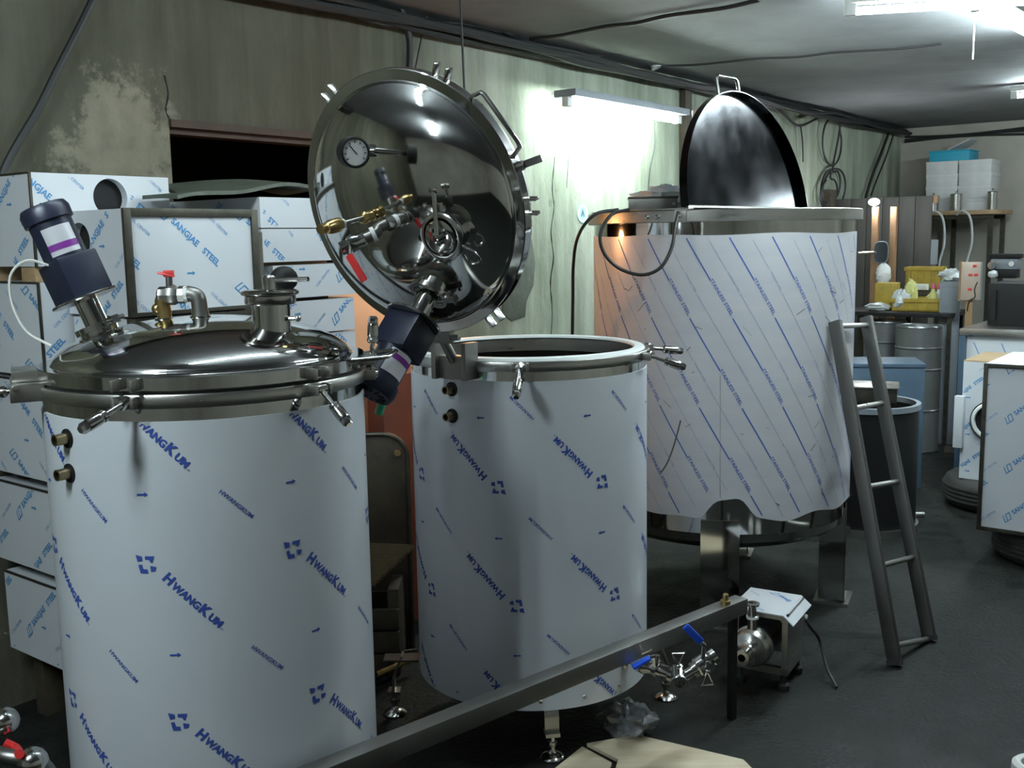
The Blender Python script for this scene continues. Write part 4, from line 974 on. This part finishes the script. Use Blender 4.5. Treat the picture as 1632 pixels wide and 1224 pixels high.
# corrugated mat sloping over a crate
m0, m1, m2, m3 = at(588, 862, 3.70), at(662, 868, 3.66), at(598, 928, 3.52), at(580, 935, 3.52)
g = MB(); NU = 26; vs_, fs = [], []
for i in range(NU+1):
    t_ = i/NU; l = m0.lerp(m3, t_) + Vector((-.12, 0, 0)); r = m1.lerp(m2, t_); nrm = Vector((0, -.5, .85))*(.006 if i % 2 else -.001)
    for k in (0, 1): vs_ += [l + nrm - ZZ*.012*k, r + nrm - ZZ*.012*k]
for i in range(NU):
    a = 4*i; fs += [(a, a+1, a+5, a+4), (a+2, a+6, a+7, a+3), (a+1, a+3, a+7, a+5), (a, a+4, a+6, a+2)]
fs += [(0, 2, 3, 1), (4*NU, 4*NU+1, 4*NU+3, 4*NU+2)]
tag(g.add(vs_, fs).build('ribbed_mat', 'weave', smooth=False), 'ribbed brown mat draped in the gap between the tanks', 'mat')
zc = min(m2.z, m3.z) - .02
c = Vector((-.60, 3.62, 0)); t = thing('wooden_crate', 'dark wooden crate under the ribbed mat', 'crate', c)
for z0 in (.0, .085, .17): MB().box(-.82, -.42, 3.55, 3.57, z0, z0+.075).build('slat', 'darkbrown', t, bevel=.002)
for z0 in (.0, .085, .17): MB().box(-.82, -.42, 3.74, 3.76, z0, z0+.075).build('slat', 'darkbrown', t, bevel=.002)
for x in (-.80, -.44): MB().box(x-.02, x+.02, 3.57, 3.74, 0, zc-.01).build('end_board', 'darkbrown', t, bevel=.002)
for i, (x0, y0, x1, y1, wd_, z0, mt, lb) in enumerate(((585, 1010, 690, 990, .10, 0, 'redboard', 'reddish plank lying nearest on the floor between the tanks'), (585, 962, 690, 950, .09, 0, 'redboard', 'brown plank lying behind the nearest one between the tanks'))):
    p, q = onz(x0, y0), onz(x1, y1); d = (q-p).normalized(); Mq = frame(p, ZZ, d)
    tag(MB(Mq).box(-.25, (q-p).length+.1, 0, wd_, .001, .032).build('plank', mt, root=p, bevel=.002), lb, 'plank')
p = at(660, 962, 3.58); q = at(596, 978, 3.45)
tag(MB().tube([(p.x, p.y, .055), (q.x, q.y, .047)], .011, 8).build('copper_pipe', 'brass'), 'copper coloured pipe on the planks between the tanks', 'pipe')
tag(MB().tube(catmull([onz(664, 1036, .09), onz(640, 1040, .10), onz(618, 1058, .05), onz(600, 1078, .012), onz(580, 1090, .008)]), .005, 8).build('floor_lead', 'cable'), 'thin black lead on the floor between the two filmed tanks', 'cable')

# ------------------------------------------------------------------ right side: cabinets on tyres
def tyre(label, c, r, h):
    t = thing('tyre', label, 'tyre', (c[0], c[1], 0)); M = Matrix.Translation((c[0], c[1], 0))
    MB(M).lathe([(r*.60, .0), (r*.86, .0), (r*.95, h*.10), (r, h*.28), (r, h*.72), (r*.95, h*.90), (r*.86, h), (r*.60, h), (r*.56, h*.8), (r*.56, h*.2), (r*.60, 0)], 56).build('carcass', 'tyre', t)
    for k in range(4): ring(MB(M), r-.004, r+.006, h*(.27+.13*k), h*(.34+.13*k), 56).build('tread_rib', 'tyre', t)
    return t
def end_cabinet(label, s0, s1, q0, q1, z0, z1, seed, frame_w=.016, scale=1.):
    """room-aligned box whose end face (towards the photographer) carries a framed filmed panel"""
    t = thing('steel_cabinet', label, 'cabinet', WF((s0+s1)/2, (q0+q1)/2, z0)); d, h = q1-q0, z1-z0
    b = MB(MW).box(s0, s1, q0, q1, z0, z1).build('body', 'film_box', t, smooth=False, bevel=.002)
    sj_print(b, WF(s0, q0, z0), -WN, ZZ, -WD, d, h, seed, -1, scale)
    Ms = MW @ Matrix(((0, 0, -1, s0), (1, 0, 0, q0), (0, 1, 0, z0), (0, 0, 0, 1)))
    if frame_w:
        k = frame_w
        for bb in ((-.002, k, -.002, h+.002), (d-k, d+.002, -.002, h+.002), (k, d-k, h-k, h+.002), (k, d-k, -.002, k)):
            MB(Ms).box(*bb, -.004, .008).build('frame_bar', 'mildsteel', t, bevel=.001)
    return t, Ms
tyre('black tyre under the framed filmed cabinet at the right edge', WF(5.36, 2.57, 0).xy, .31, .165)
end_cabinet('large filmed cabinet with dark frame, nearest at the right edge', 5.05, 5.62, 2.25, 2.92, .166, .945, 41)
tyre('black tyre farther back under the smaller filmed cabinet', WF(6.24, 2.09, 0).xy, .30, .175)
t, Ms = end_cabinet('smaller filmed cabinet with round vent behind the large one', 6.02, 6.5, 1.92, 2.5, .176, .835, 42, frame_w=0, scale=.9)
MB(Ms).lathe([(.085, 0), (.105, 0), (.105, .02), (.098, .026), (.088, .026), (.085, 0)], 40, Matrix.Translation((.16, .34, 0))).build('vent_ring', 'white', t)
MB(Ms).lathe([(0, .004), (.086, .004)], 40, Matrix.Translation((.16, .34, 0))).build('vent_disc', 'black', t)
MB(Ms).lathe([(.105, 0), (.112, 0), (.112, .012), (.105, .012)], 40, Matrix.Translation((.16, .34, 0))).build('vent_gasket', 'black', t)
MB(Ms).box(-.028, .02, .18, .47, .0, .05).build('side_plate', 'film_box', t, bevel=.003)
MB(MW).box(6.02, 6.5, 1.92, 2.5, .836, .842).build('top_board', 'timber', t)
# filmed work bench with steel top further back
t = thing('work_bench', 'filmed work bench with steel edge behind the cabinets at the right', 'bench', WF(7.1, 2.2, 0))
b = MB(MW).box(6.85, 7.6, 1.72, 2.9, .02, .90).build('body', 'film_box', t, smooth=False)
p = Print()
for k in range(8): p.line(.05 + k*.16, .86, .05 + k*.16 + .10, .64, .006)
p.build('film_print', 'ink_pale', lambda u, v: WF(6.8490, 1.72+u, v), lambda u, v: 0 < u < 1.15 and .03 < v < .88, b)
MB(MW).box(6.82, 7.65, 1.69, 2.95, .90, .945).build('bench_top', 'brushed', t, bevel=.004)
MB(MW).box(6.82, 6.85, 1.69, 1.73, .0, .90).build('bench_leg', 'bluepaint', t)
P = at(1616, 548, 6.70); MB().cyl(P + ZZ*.10, P - ZZ*.10, .035, n=14).cyl(P, P + Vector((.07, -.02, .01)), .03, n=12).ball(P + Vector((.05, -.02, .05)), .04, 12).cyl(P, P + WD*.2, .02, n=10).build('bench_vice', 'redboard', t)
# black cabinet with a small machine on it
bc = WF(7.3, 2.0, .945)
t = thing('oven_box', 'black box standing on the filmed work bench', 'box', bc)
MB(MW).box(7.12, 7.52, 1.78, 2.20, .946, 1.215).build('case', 'black', t, bevel=.006)
MB(MW).box(7.11, 7.12, 2.08, 2.10, .99, 1.20).build('white_strip', 'offwhite', t); MB(MW).box(7.11, 7.12, 2.10, 2.125, 1.0, 1.18).build('red_strip', 'redplastic', t)
MB(MW).box(7.105, 7.12, 1.80, 1.83, .98, 1.17).build('hinge', 'black', t)
P = at(1600, 437, 7.30); P.z = 1.216
t = thing('drill_head', 'small grey and black machine on top of the black box', 'machine', P); M = Matrix.Translation(P) @ Matrix.Rotation(-ANG, 4, 'Z')
MB(M).box(-.10, .09, -.07, .07, 0, .06).build('base', 'black', t, bevel=.006)
MB(M).box(-.08, .10, -.06, .06, .06, .135).build('housing', 'greypaint', t, bevel=.012)
MB(M).box(-.09, .11, -.065, .065, .136, .17).build('cover', 'black', t, bevel=.01)
MB(M).cyl((-.06, -.065, .09), (-.06, -.10, .09), .028, n=16).build('spindle', 'polished', t)
MB(M).cyl((.06, -.06, .10), (.06, -.075, .10), .018, n=16).build('dial', 'white', t)
P2 = at(1582, 452, 7.25); tag(blob((P2.x, P2.y, 1.216+.028), .035, .03, .028, 21, .2, 14).build('paper_wad', 'white'), 'crumpled white paper beside the small machine on the black box', 'paper')
# electric control panel on a wooden post
P = at(1546, 452, 7.15); t = thing('button_panel', 'copper lit control panel with red buttons on a wooden post', 'control panel', (P.x, P.y, 0)); M = Matrix.Translation((P.x, P.y, 0)) @ Matrix.Rotation(-.42, 4, 'Z')
mat('panelorangelit', (.46, .36, .29), .45, .2)  # orange light falling on the panel is put into this base colour
MB(M).box(-.065, .065, -.04, .04, 1.075, 1.335).build('panel_box', 'panelorangelit', t, bevel=.006)
MB(M).box(-.072, -.058, -.045, .042, 1.07, 1.34).build('panel_side', 'wood', t); MB(M).box(.064, .074, -.042, .042, 1.08, 1.335).build('panel_side', 'greypaint', t)  # left strip in wood tone paints the orange light on that side
for x, z in ((.025, 1.31), (.0, 1.25), (.035, 1.25), (.0, 1.15)): MB(M).box(x-.012, x+.012, -.048, -.04, z-.008, z+.008).build('push_button', 'redplastic', t, bevel=.002)
MB(M).box(-.022, .022, -.02, .02, 0, 1.075).build('post', 'wood', t, bevel=.003); MB(M).box(-.12, .12, -.12, .12, 0, .02).build('base_plate', 'mildsteel', t)
MB().tube(catmull([M @ Vector((.045, -.045, 1.20)), M @ Vector((.03, -.06, 1.15)), M @ Vector((.035, -.06, 1.10)), M @ Vector((.0, -.05, 1.07)), M @ Vector((-.01, -.03, 1.0))]), .004, 6).build('panel_lead', 'cable', t)
# narrow grey locker with plastic over it
P = at(1513, 500, 7.55); t = thing('narrow_locker', 'narrow grey steel locker beside the control panel', 'locker', (P.x, P.y, 0)); M = Matrix.Translation((P.x, P.y, 0)) @ Matrix.Rotation(-.42, 4, 'Z')
MB(M).box(-.068, .068, -.10, .10, 0, 1.19).build('body', 'greypaint', t, bevel=.003); MB(M).box(-.06, .06, -.106, -.10, .90, 1.15).build('door', 'greypaint', t, bevel=.002); MB(M).box(-.06, .06, -.106, -.10, .04, .88).build('door', 'greypaint', t, bevel=.002)
tag(blob((P.x, P.y, 1.191+.04), .085, .10, .04, 31, .3, 20).build('plastic_bag', 'poly2', ang=20), 'grey plastic bag lying on top of the narrow locker', 'bag')
# black drum, tray, blue chest
DC = (1.865, 5.40); t = thing('waste_drum', 'open black drum with steel foot ring behind the ladder', 'drum', (*DC, 0)); M = Matrix.Translation((*DC, 0))
MB(M).lathe([(.26, .03), (.268, .03), (.268, .655), (.255, .655), (.255, .05), (0, .05)], 64).build('wall', 'black', t)
ring(MB(M), .252, .276, .64, .668, 64).build('top_rim', 'greypaint', t); ring(MB(M), .262, .284, .0, .035, 64).build('foot_ring', 'brushed', t)
P = at(1474, 852, 5.36); MB().cyl((DC[0]+.25, P.y+.02, .05), (DC[0]+.325, P.y+.02, .05), .016, n=12).build('drain_stub', 'brushed', t)
tc_ = Vector((1.90, 5.42, .6690)); t = thing('sheet_tray', 'shiny steel box lying across the black drum', 'tray', tc_); M = Matrix.Translation(tc_) @ Matrix.Rotation(-.35, 4, 'Z')
MB(M).box(-.25, .13, -.10, .13, .0, .075).build('case', 'mildsteel', t, bevel=.003); MB(M).prism([(-.26, -.11), (.14, -.11), (.14, .14), (-.26, .14)], .076, .084).build('top_plate', 'brushed', t, bevel=.002)
P = at(1410, 620, 6.35); t = thing('storage_chest', 'dark blue steel chest behind the black drum', 'chest', (P.x, P.y, 0)); M = Matrix.Translation((P.x, P.y, 0)) @ Matrix.Rotation(-.2, 4, 'Z')
MB(M).box(-.26, .20, -.18, .18, 0, .74).build('body', 'bluepaint', t, bevel=.006); MB(M).box(-.265, .205, -.185, .185, .741, .765).build('chest_lid', 'bluepaint', t, bevel=.004); MB(M).box(-.05, .0, -.195, -.18, .62, .66).build('latch', 'mildsteel', t)
# steel drums and the loaded bench above them
for px, Y, r, lb in ((1462, 7.30, .155, 'pale steel drum under the bench, in front of its neighbour'), (1408, 7.75, .15, 'pale steel drum half hidden behind the raised ladder rungs')):
    P = at(px, 600, Y); t = thing('steel_drum', lb, 'drum', (P.x, P.y, 0), 'steel drums'); M = Matrix.Translation((P.x, P.y, 0))
    MB(M).lathe([(0, .01), (r-.006, .01), (r, 0), (r+.004, .01), (r, .02), (r, .88), (r+.004, .885), (r, .895), (r-.006, .89), (r-.008, .875), (0, .875)], 40).build('shell', 'drumsteel', t)
    for z in (.30, .59, .74): MB(M).lathe([(r-.001, z-.012), (r+.006, z), (r-.001, z+.012)], 40).build('hoop', 'drumsteel', t)
c = WF(7.95, 1.0, 0)
t = thing('loaded_bench', 'black bench heaped with bags and crates at the back', 'bench', c)
MB(MW).box(7.72, 8.25, .55, 1.40, .935, .965).build('bench_top', 'black', t, bevel=.003)
for s, q in ((8.20, .60), (8.20, 1.35), (8.21, .97)): MB(MW).box(s-.02, s+.02, q-.02, q+.02, 0, .935).build('bench_leg', 'mildsteel', t)
for q in (.565, 1.385): MB(MW).box(7.74, 7.77, q-.012, q+.012, 0, .935).build('bench_leg', 'mildsteel', t)
BT = .966
def on_bench(px, Y): P = at(px, 450, Y); return Vector((P.x, P.y, BT))
def crate(label, px, Y, w, d, h, mt, z=BT, name='plastic_crate'):
    P = at(px, 450, Y); P = Vector((P.x, P.y, z)); t = thing(name, label, 'crate', P); M = Matrix.Translation(P) @ Matrix.Rotation(-ANG*.8, 4, 'Z')
    MB(M).box(-w/2, w/2, -d/2, d/2, 0, .01).box(-w/2, w/2, -d/2, -d/2+.008, 0, h).box(-w/2, w/2, d/2-.008, d/2, 0, h).box(-w/2, -w/2+.008, -d/2, d/2, 0, h).box(w/2-.008, w/2, -d/2, d/2, 0, h).build('shell', mt, t)
    MB(M).box(-w/2-.01, w/2+.01, -d/2-.01, -d/2, h-.03, h).box(-w/2-.01, w/2+.01, d/2, d/2+.01, h-.03, h).build('rim', mt, t, bevel=.002)
    for k in range(5): MB(M).box(-w*.4 + k*w*.19, -w*.4 + k*w*.19+.012, -d/2-.008, -d/2, .015, h-.03).build('rib', mt, t)
    return t
crate('low yellow crate at the front of the black bench', 1467, 7.72, .36, .22, .095, 'yellow')
t_ = on_bench(1470, 8.0); tag(MB(Matrix.Translation(t_) @ Matrix.Rotation(-ANG, 4, 'Z')).box(-.22, .20, -.07, .10, 0, .14).build('cardboard_box', 'darkbrown', root=t_, bevel=.003), 'dark dirty box behind the low yellow crate', 'box')
crate('deep yellow bin at the back of the black bench', 1474, 8.12, .26, .20, .17, 'yellow', BT+.141, 'plastic_bin')
t_ = on_bench(1415, 7.95); tag(MB(Matrix.Translation(t_) @ Matrix.Rotation(-.5, 4, 'Z')).box(-.08, .08, -.07, .07, 0, .20).build('cardboard_box', 'yellow', root=t_, bevel=.003), 'upright orange-brown carton on the left of the black bench', 'box')
def lump(px, py, Y, sx, sz, mt, seed, label, cat, z=None, name='plastic_bag'):
    P = at(px, py, Y); z = P.z - sz if z is None else z
    tag(blob((P.x, P.y, z + sz), sx, sx*.8, sz, seed, .28, 18).build(name, mt, ang=25), label, cat)
lump(1437, 455, 7.72, .07, .075, 'poly2', 41, 'greyish plastic bag between the orange-brown carton and the yellow bin', 'bag', BT)
lump(1452, 448, 7.82, .05, .11, 'paleyellow', 42, 'yellow-green wrapped bundle in front of the yellow bin', 'bundle', BT)
lump(1487, 470, 7.80, .06, .06, 'paleyellow', 43, 'yellow-green rag over the right end of the black bench', 'rag', BT, 'rag')
lump(1398, 505, 7.78, .09, .03, 'poly2', 44, 'flattened grey bag on the left end of the black bench', 'bag', BT)
P = at(1466, 456, 7.98); tag(MB(Matrix.Translation((P.x, P.y, BT+.141)) @ Matrix.Rotation(-ANG, 4, 'Z')).box(-.075, .075, -.064, -.03, 0, .045).build('white_carton', 'white', root=(P.x, P.y, BT+.141), bevel=.002), 'long white carton on the dark box before the yellow bin', 'box')
for px, mt, h, lb in ((1488, 'paleyellow', .12, 'yellow-green bottle with pink cap on the black bench'), (1497, 'white', .11, 'white bottle with a pink cap next to the narrow locker')):
    P = at(px, 450, 7.62 if px == 1488 else 7.70); P = Vector((P.x, P.y, BT)); t = thing('spray_bottle', lb, 'bottle', P)
    MB(Matrix.Translation(P)).lathe([(0, 0), (.028, 0), (.030, .006), (.030, h), (.014, h+.03), (.012, h+.045), (0, h+.045)], 20).build('bottle', mt, t)
    MB(Matrix.Translation(P)).lathe([(0, h+.045), (.014, h+.045), (.014, h+.075), (.008, h+.085), (0, h+.085)], 16).build('cap', 'pink', t)
c = WF(8.3, 1.62, 0); t = thing('green_cabinet', 'dark green steel cabinet behind the narrow locker', 'cabinet', c)
MB(MW).box(8.05, 8.5, 1.45, 1.9, 0, .72).build('body', 'greendark', t, bevel=.004); MB(MW).box(8.045, 8.05, 1.47, 1.88, .05, .68).build('door', 'greendark', t); MB(MW).cyl((8.03, 1.52, .40), (8.03, 1.52, .30), .008, n=8).build('handle', 'brushed', t)
# truck mirror, bag, posts, bulb
mat('lampwood', (.30, .17, .08), .6, var=(.22, .12, .06), vscale=10)
PY = 8.45
p1, p2 = at(1394, 400, PY), at(1423, 400, PY)
for p, lb in ((p1, 'brown wooden post under the bare bulb'), (p2, 'brown wooden post right of the bulb post')):
    tag(MB(Matrix.Translation((p.x, p.y, 0)) @ Matrix.Rotation(-ANG, 4, 'Z')).box(-.025, .025, -.02, .02, 0, at(1394, 330, PY).z).build('wooden_post', 'lampwood', root=(p.x, p.y, 0), bevel=.002), lb, 'post')
mp_ = at(1404, 402, PY-.13); t = thing('truck_mirror', 'dark truck wing mirror fixed on the bulb post', 'mirror', mp_)
Mm = Matrix.Translation(mp_) @ Matrix.Rotation(-.35, 4, 'Z') @ Matrix.Rotation(PI/2, 4, 'X')
out = [(.058*(abs(math.cos(a))**.6)*(1 if math.cos(a) > 0 else -1), .088*(abs(math.sin(a))**.6)*(1 if math.sin(a) > 0 else -1)) for a in [2*PI*i/32 for i in range(32)]]
MB(Mm).prism(out, -.05, 0).build('mirror_shell', 'greypaint', t, bevel=.008); MB(Mm).prism([(x*.88, y*.9) for x, y in out], .001, .003).build('mirror_glass', 'glassdark', t)
MB().cyl(mp_ + Vector((-.03, .02, .0)), at(1368, 404, PY-.10), .012, n=10).cyl(mp_ + Vector((-.02, .03, .0)), (p1.x, p1.y-.02, mp_.z), .010, n=10).build('mirror_arm', 'brushed', t)
bg = at(1408, 437, PY-.12)
g = blob((bg.x, bg.y, bg.z), .062, .035, .088, 61, .14, 22)
tag(g.build('plastic_bag', 'white', ang=30), 'white bag hanging under the truck mirror', 'bag')
lb_ = at(1393, 322, PY-.02)
t = thing('bare_bulb', 'bright bare bulb lamp on top of the brown post', 'lamp', lb_)
MB().ball(lb_, .036, 18, (1.2, 1, .8)).build('bulb', 'bulbglow', t); MB().cyl(lb_ + Vector((0, .03, 0)), (p1.x, p1.y, lb_.z), .018, n=14).build('bulb_socket', 'black', t)
# dark boarding behind the posts
c = WF(9.4, .25, 0); t = thing('board_partition', 'dark boarded partition behind the wooden posts', 'partition', c)
for k in range(6): MB(MW).box(9.0, 9.02, .08 + k*.135, .08 + k*.135+.131, 0, 1.84).build('board', 'darkboard', t, bevel=.002)
MB(MW).box(9.02, 9.05, .06, .92, 1.78, 1.84).build('rail', 'lampwood', t); MB(MW).box(9.02, 9.05, .06, .92, .3, .36).build('rail', 'lampwood', t)
c = WF(8.90, .06, 1.78); tag(MB(MW).box(8.86, 8.98, .005, .09, 1.62, 1.92).build('wall_box', 'darkbrown', root=c, bevel=.004), 'small dark junction box on the wall above the bulb', 'box')
# ------------------------------------------------------------------ rack at the far end with boxes and pots
t = thing('storage_rack', 'dark steel rack with a plank on top at the far wall', 'rack', WF(10.5, .8, 0)); RZ = 1.705
for s in (10.25, 10.72):
    for q in (.30, .62, 1.06): MB(MW).box(s-.02, s+.02, q-.02, q+.02, 0, RZ-.05).build('upright', 'mildsteel', t)
for s in (10.25, 10.72): MB(MW).box(s-.018, s+.018, .28, 1.08, RZ-.05, RZ-.012).build('rail', 'mildsteel', t)
MB(MW).box(10.2, 10.80, .26, .66, RZ-.01, RZ+.03).build('plank', 'timber', t, bevel=.003); MB(MW).box(10.2, 10.80, .664, 1.13, RZ-.01, RZ+.03).build('plank', 'timber', t, bevel=.003)
names = ['bottom', 'second', 'third', 'top']
for r in range(4):
    for k, sd_ in enumerate(('left', 'right')):
        z0 = RZ+.0305 + r*.117; q0 = .42 + k*.292 + random.uniform(-.008, .008); c = WF(10.6, q0+.14, z0)
        tb = thing('carton', f'{names[r]} pale carton in the {sd_} stack on the far rack', 'box', c, 'cartons on the far rack')
        MB(MW).box(10.45, 10.78, q0, q0+.282, z0, z0+.095).build('tray', 'cardbox', tb, bevel=.002); MB(MW).box(10.445, 10.785, q0-.004, q0+.286, z0+.080, z0+.1165).build('carton_lid', 'cardbox', tb, bevel=.002)
z0 = RZ+.0305 + 4*.117; c = WF(10.6, .6, z0); tb = thing('blue_box', 'turquoise box with a loose paper on top of the cartons', 'box', c)
MB(MW).box(10.45, 10.78, .44, .80, z0, z0+.09).build('tray', 'teal', tb, bevel=.003); MB(MW).box(10.44, 10.79, .43, .81, z0+.091, z0+.10).build('box_lid', 'teal', tb)
MB(MW @ Matrix.Translation((10.46, .60, z0+.102)) @ Matrix.Rotation(.42, 4, 'X')).box(0, .3, 0, .22, 0, .006).build('paper', 'cardbox', tb)
for q, r, h, lb in ((.53, .052, .14, 'steel pot on the far rack, left of the other two'), (.735, .056, .15, 'steel pot in the middle on the far rack'), (1.05, .045, .16, 'steel pot at the right end of the far rack')):
    P = WF(10.32, q, RZ+.0305); tp = thing('steel_pot', lb, 'pot', P, 'steel pots'); M = Matrix.Translation(P)
    MB(M).lathe([(0, 0), (r, 0), (r, h), (r+.005, h+.004), (r-.003, h+.004), (r-.003, .006), (0, .006)], 28).build('body', 'polished', tp)
    MB(M).lathe([(0, h+.016), (.012, h+.014), (r, h+.005)], 28).lathe([(0, h+.034), (.010, h+.03), (.008, h+.014), (0, h+.014)], 12).build('pot_lid', 'polished', tp)
t = thing('notice_board', 'pale blue notice sheets fixed on the far rack', 'board', WF(10.20, .45, 1.30))
for q0, w_ in ((.37, .135), (.52, .095)): MB(MW).box(10.215, 10.228, q0, q0+w_, 1.24, 1.47).build('sheet', 'film_box', t)
for q, lb in ((.62, 'pale hose hanging from the far rack beside the notice sheets'), (.86, 'pale hose hanging nearer the right end of the far rack')):
    tag(MB(MW).tube(catmull([(10.19, q-.08, 1.695), (10.15, q-.02, 1.73), (10.14, q+.05, 1.66), (10.15, q+.07, 1.45), (10.16, q+.03, 1.25), (10.15, q+.05, 1.12)]), .011, 8).build('hose', 'offwhite'), lb, 'hose')

# ------------------------------------------------------------------ wiring and small things on the wall
def cable(pts, r, label, q=.03, group=None, name='cable', mt='cable', wallp=True):
    P = [onwall(x, y, q) if wallp else Vector((x, y, q)) for x, y in pts]
    return tag(MB().tube(catmull(P), r, 8).build(name, mt), label, 'cable', group)
for k in range(7):
    P = []; rnd = random.Random(90+k)
    for i in range(24):
        s = 1.2 + i*.42; P.append(WF(s, .03 + .018*k + rnd.uniform(-.008, .008), 2.545 - .012*(k % 3) - .012*math.sin(i*.9+k) + rnd.uniform(-.012, .006) - (.03 if k == 6 else 0)*abs(math.sin(i*.7))))
    tag(MB().tube(catmull(P, 4), .013 + .004*(k % 3), 7).build('cable', 'cable'), 'black cable running in the bundle along the ceiling edge', 'cable', 'cables of the ceiling edge bundle')
for k in range(4):
    P = [WF(10.96, .05 + i*.35, 2.50 - .016*k - .018*math.sin(i*1.1+k)) for i in range(10)]
    tag(MB().tube(catmull(P, 4), .011, 7).build('cable', 'cable'), 'black cable running along the top of the far wall', 'cable', 'cables on the far wall')
cable([(152, -10), (128, 40), (92, 110), (60, 175), (30, 225), (10, 262), (2, 285)], .013, 'thick black cable slanting down the wall at the far left', .05)
cable([(515, -8), (560, 22), (610, 38), (660, 42), (720, 36), (780, 46), (850, 70)], .010, 'black cable sagging from the ceiling bundle above the tipped lid', .06)
cable([(628, -8), (642, 22), (652, 60), (653, 95), (650, 130)], .016, 'thick black cable curving down behind the tipped lid', .05)
cable([(684, 10), (672, 60), (662, 110), (656, 150)], .004, 'thin black wire hanging behind the tipped lid', .04)
cable([(800, 48), (845, 72), (890, 88), (935, 90), (985, 84)], .014, 'thick black cable sagging left of the wall lamp', .07)
cable([(1045, 196), (1043, 235), (1036, 270), (1033, 305)], .004, 'thin pull wire hanging from the wall lamp', .10)
cable([(1215, 150), (1245, 178), (1272, 200), (1300, 190), (1328, 176)], .010, 'black cable sagging right of the raised half lid', .05)
cable([(1276, 200), (1279, 225), (1280, 258)], .006, 'short cable end hanging below the sagging one', .05)
cable([(1416, 212), (1404, 245), (1392, 275), (1384, 300), (1376, 330)], .014, 'black cable leading down the wall to the bulb', .05)
cable([(1424, 215), (1412, 250), (1396, 290), (1388, 312)], .008, 'thinner cable beside the one leading to the bulb', .07)
P = [onwall(1342, 178, .03)]
for i in range(14): a = .6 - 2*PI*i/13; P.append(onwall(1326 + 15*math.cos(a), 226 - 38*math.sin(a), .04 + .002*i))
for k, (cx_, rx_, ry_) in enumerate(((1324, 15, 27), (1329, 18, 33), (1321, 13, 24))):
    for i in range(12): a = PI/2 - 2*PI*i/12; P.append(onwall(cx_ + rx_*math.cos(a) + .12*(ry_*math.sin(a)), 296 - ry_*math.sin(a) + 6*k, .05 + .012*k + .004*math.sin(i)))
tag(MB().tube(catmull(P, 4), .0085, 6).build('cable_coil', 'cable'), 'coiled black cable hanging on the wall right of the raised lid', 'cable')
tag(MB(MW).box(6.29, 6.38, .005, .05, 1.2, 2.52).build('cable_duct', 'darkbrown', root=WF(6.33, .03, 1.2), bevel=.004), 'dark vertical cable duct on the wall behind the wall lamp end', 'duct')
# wires over the ceiling
for a, b, r, lb in (((845, 62), (1210, 0), .010, 'black cable crossing the ceiling near the top edge'), ((1060, 105), (1500, 70), .007, 'thin dark cable crossing the ceiling towards the lamps')):
    p, q = onz(*a, CEIL-.014), onz(*b, CEIL-.014); P = [p.lerp(q, i/8) - ZZ*.010*math.sin(PI*i/8*3)**2 for i in range(9)]
    tag(MB().tube(catmull(P, 4), r, 7).build('cable', 'cable'), lb, 'cable')
p = onz(1553, 38, 2.47); tag(MB().tube([p, p - ZZ*.05, p - ZZ*.155], .003, 6).build('pull_cord', 'whitecable'), 'pale pull cord hanging from the ceiling lamps', 'cord')
P = onwall(1040, 92, .10); t = thing('wall_speaker', 'small white fixture under the ceiling edge', 'fixture', P); M = Matrix.Translation(P) @ RM
MB(M).box(-.09, .02, -.09, -.06, .0, .05).build('bracket', 'offwhite', t, bevel=.004); MB(M @ Matrix.Rotation(.4, 4, 'X')).lathe([(0, -.07), (.030, -.07), (.036, -.03), (.026, .05), (0, .055)], 20).build('fixture_body', 'offwhite', t)
P = onwall(928, 340, .0); t = thing('round_sticker', 'round pale blue sticker on the green wall', 'sticker', P)
Mr = frame(P - WN*.001, -WN, WD); MB(Mr).lathe([(0, .002), (.055, .002), (.055, 0)], 36).build('disc', 'stickerblue', t); MB(Mr).lathe([(.040, .0026), (.050, .0026)], 36).build('sticker_ring', 'white', t)
MB(Mr).prism([(-.02, -.02), (.0, .03), (.02, -.02), (.008, -.02), (0, 0), (-.008, -.02)], .0022, .0028).build('emblem', 'bluepaint', t)
# warm work lamp behind the tipped lid
wl = at(742, 385, 4.40); t = thing('work_lamp', 'warm hand lamp hanging behind the tipped lid', 'lamp', wl)
MB().ball(wl, .035, 16).build('bulb', 'warmglow', t); MB().cyl(wl + ZZ*.03, wl + ZZ*.12, .018, n=12).build('socket', 'black', t)
MB().tube(catmull([wl + ZZ*.12, wl + ZZ*.5 + Vector((.01, .02, 0)), Vector((wl.x, wl.y, CEIL))]), .005, 6).build('lamp_lead', 'cable', t)
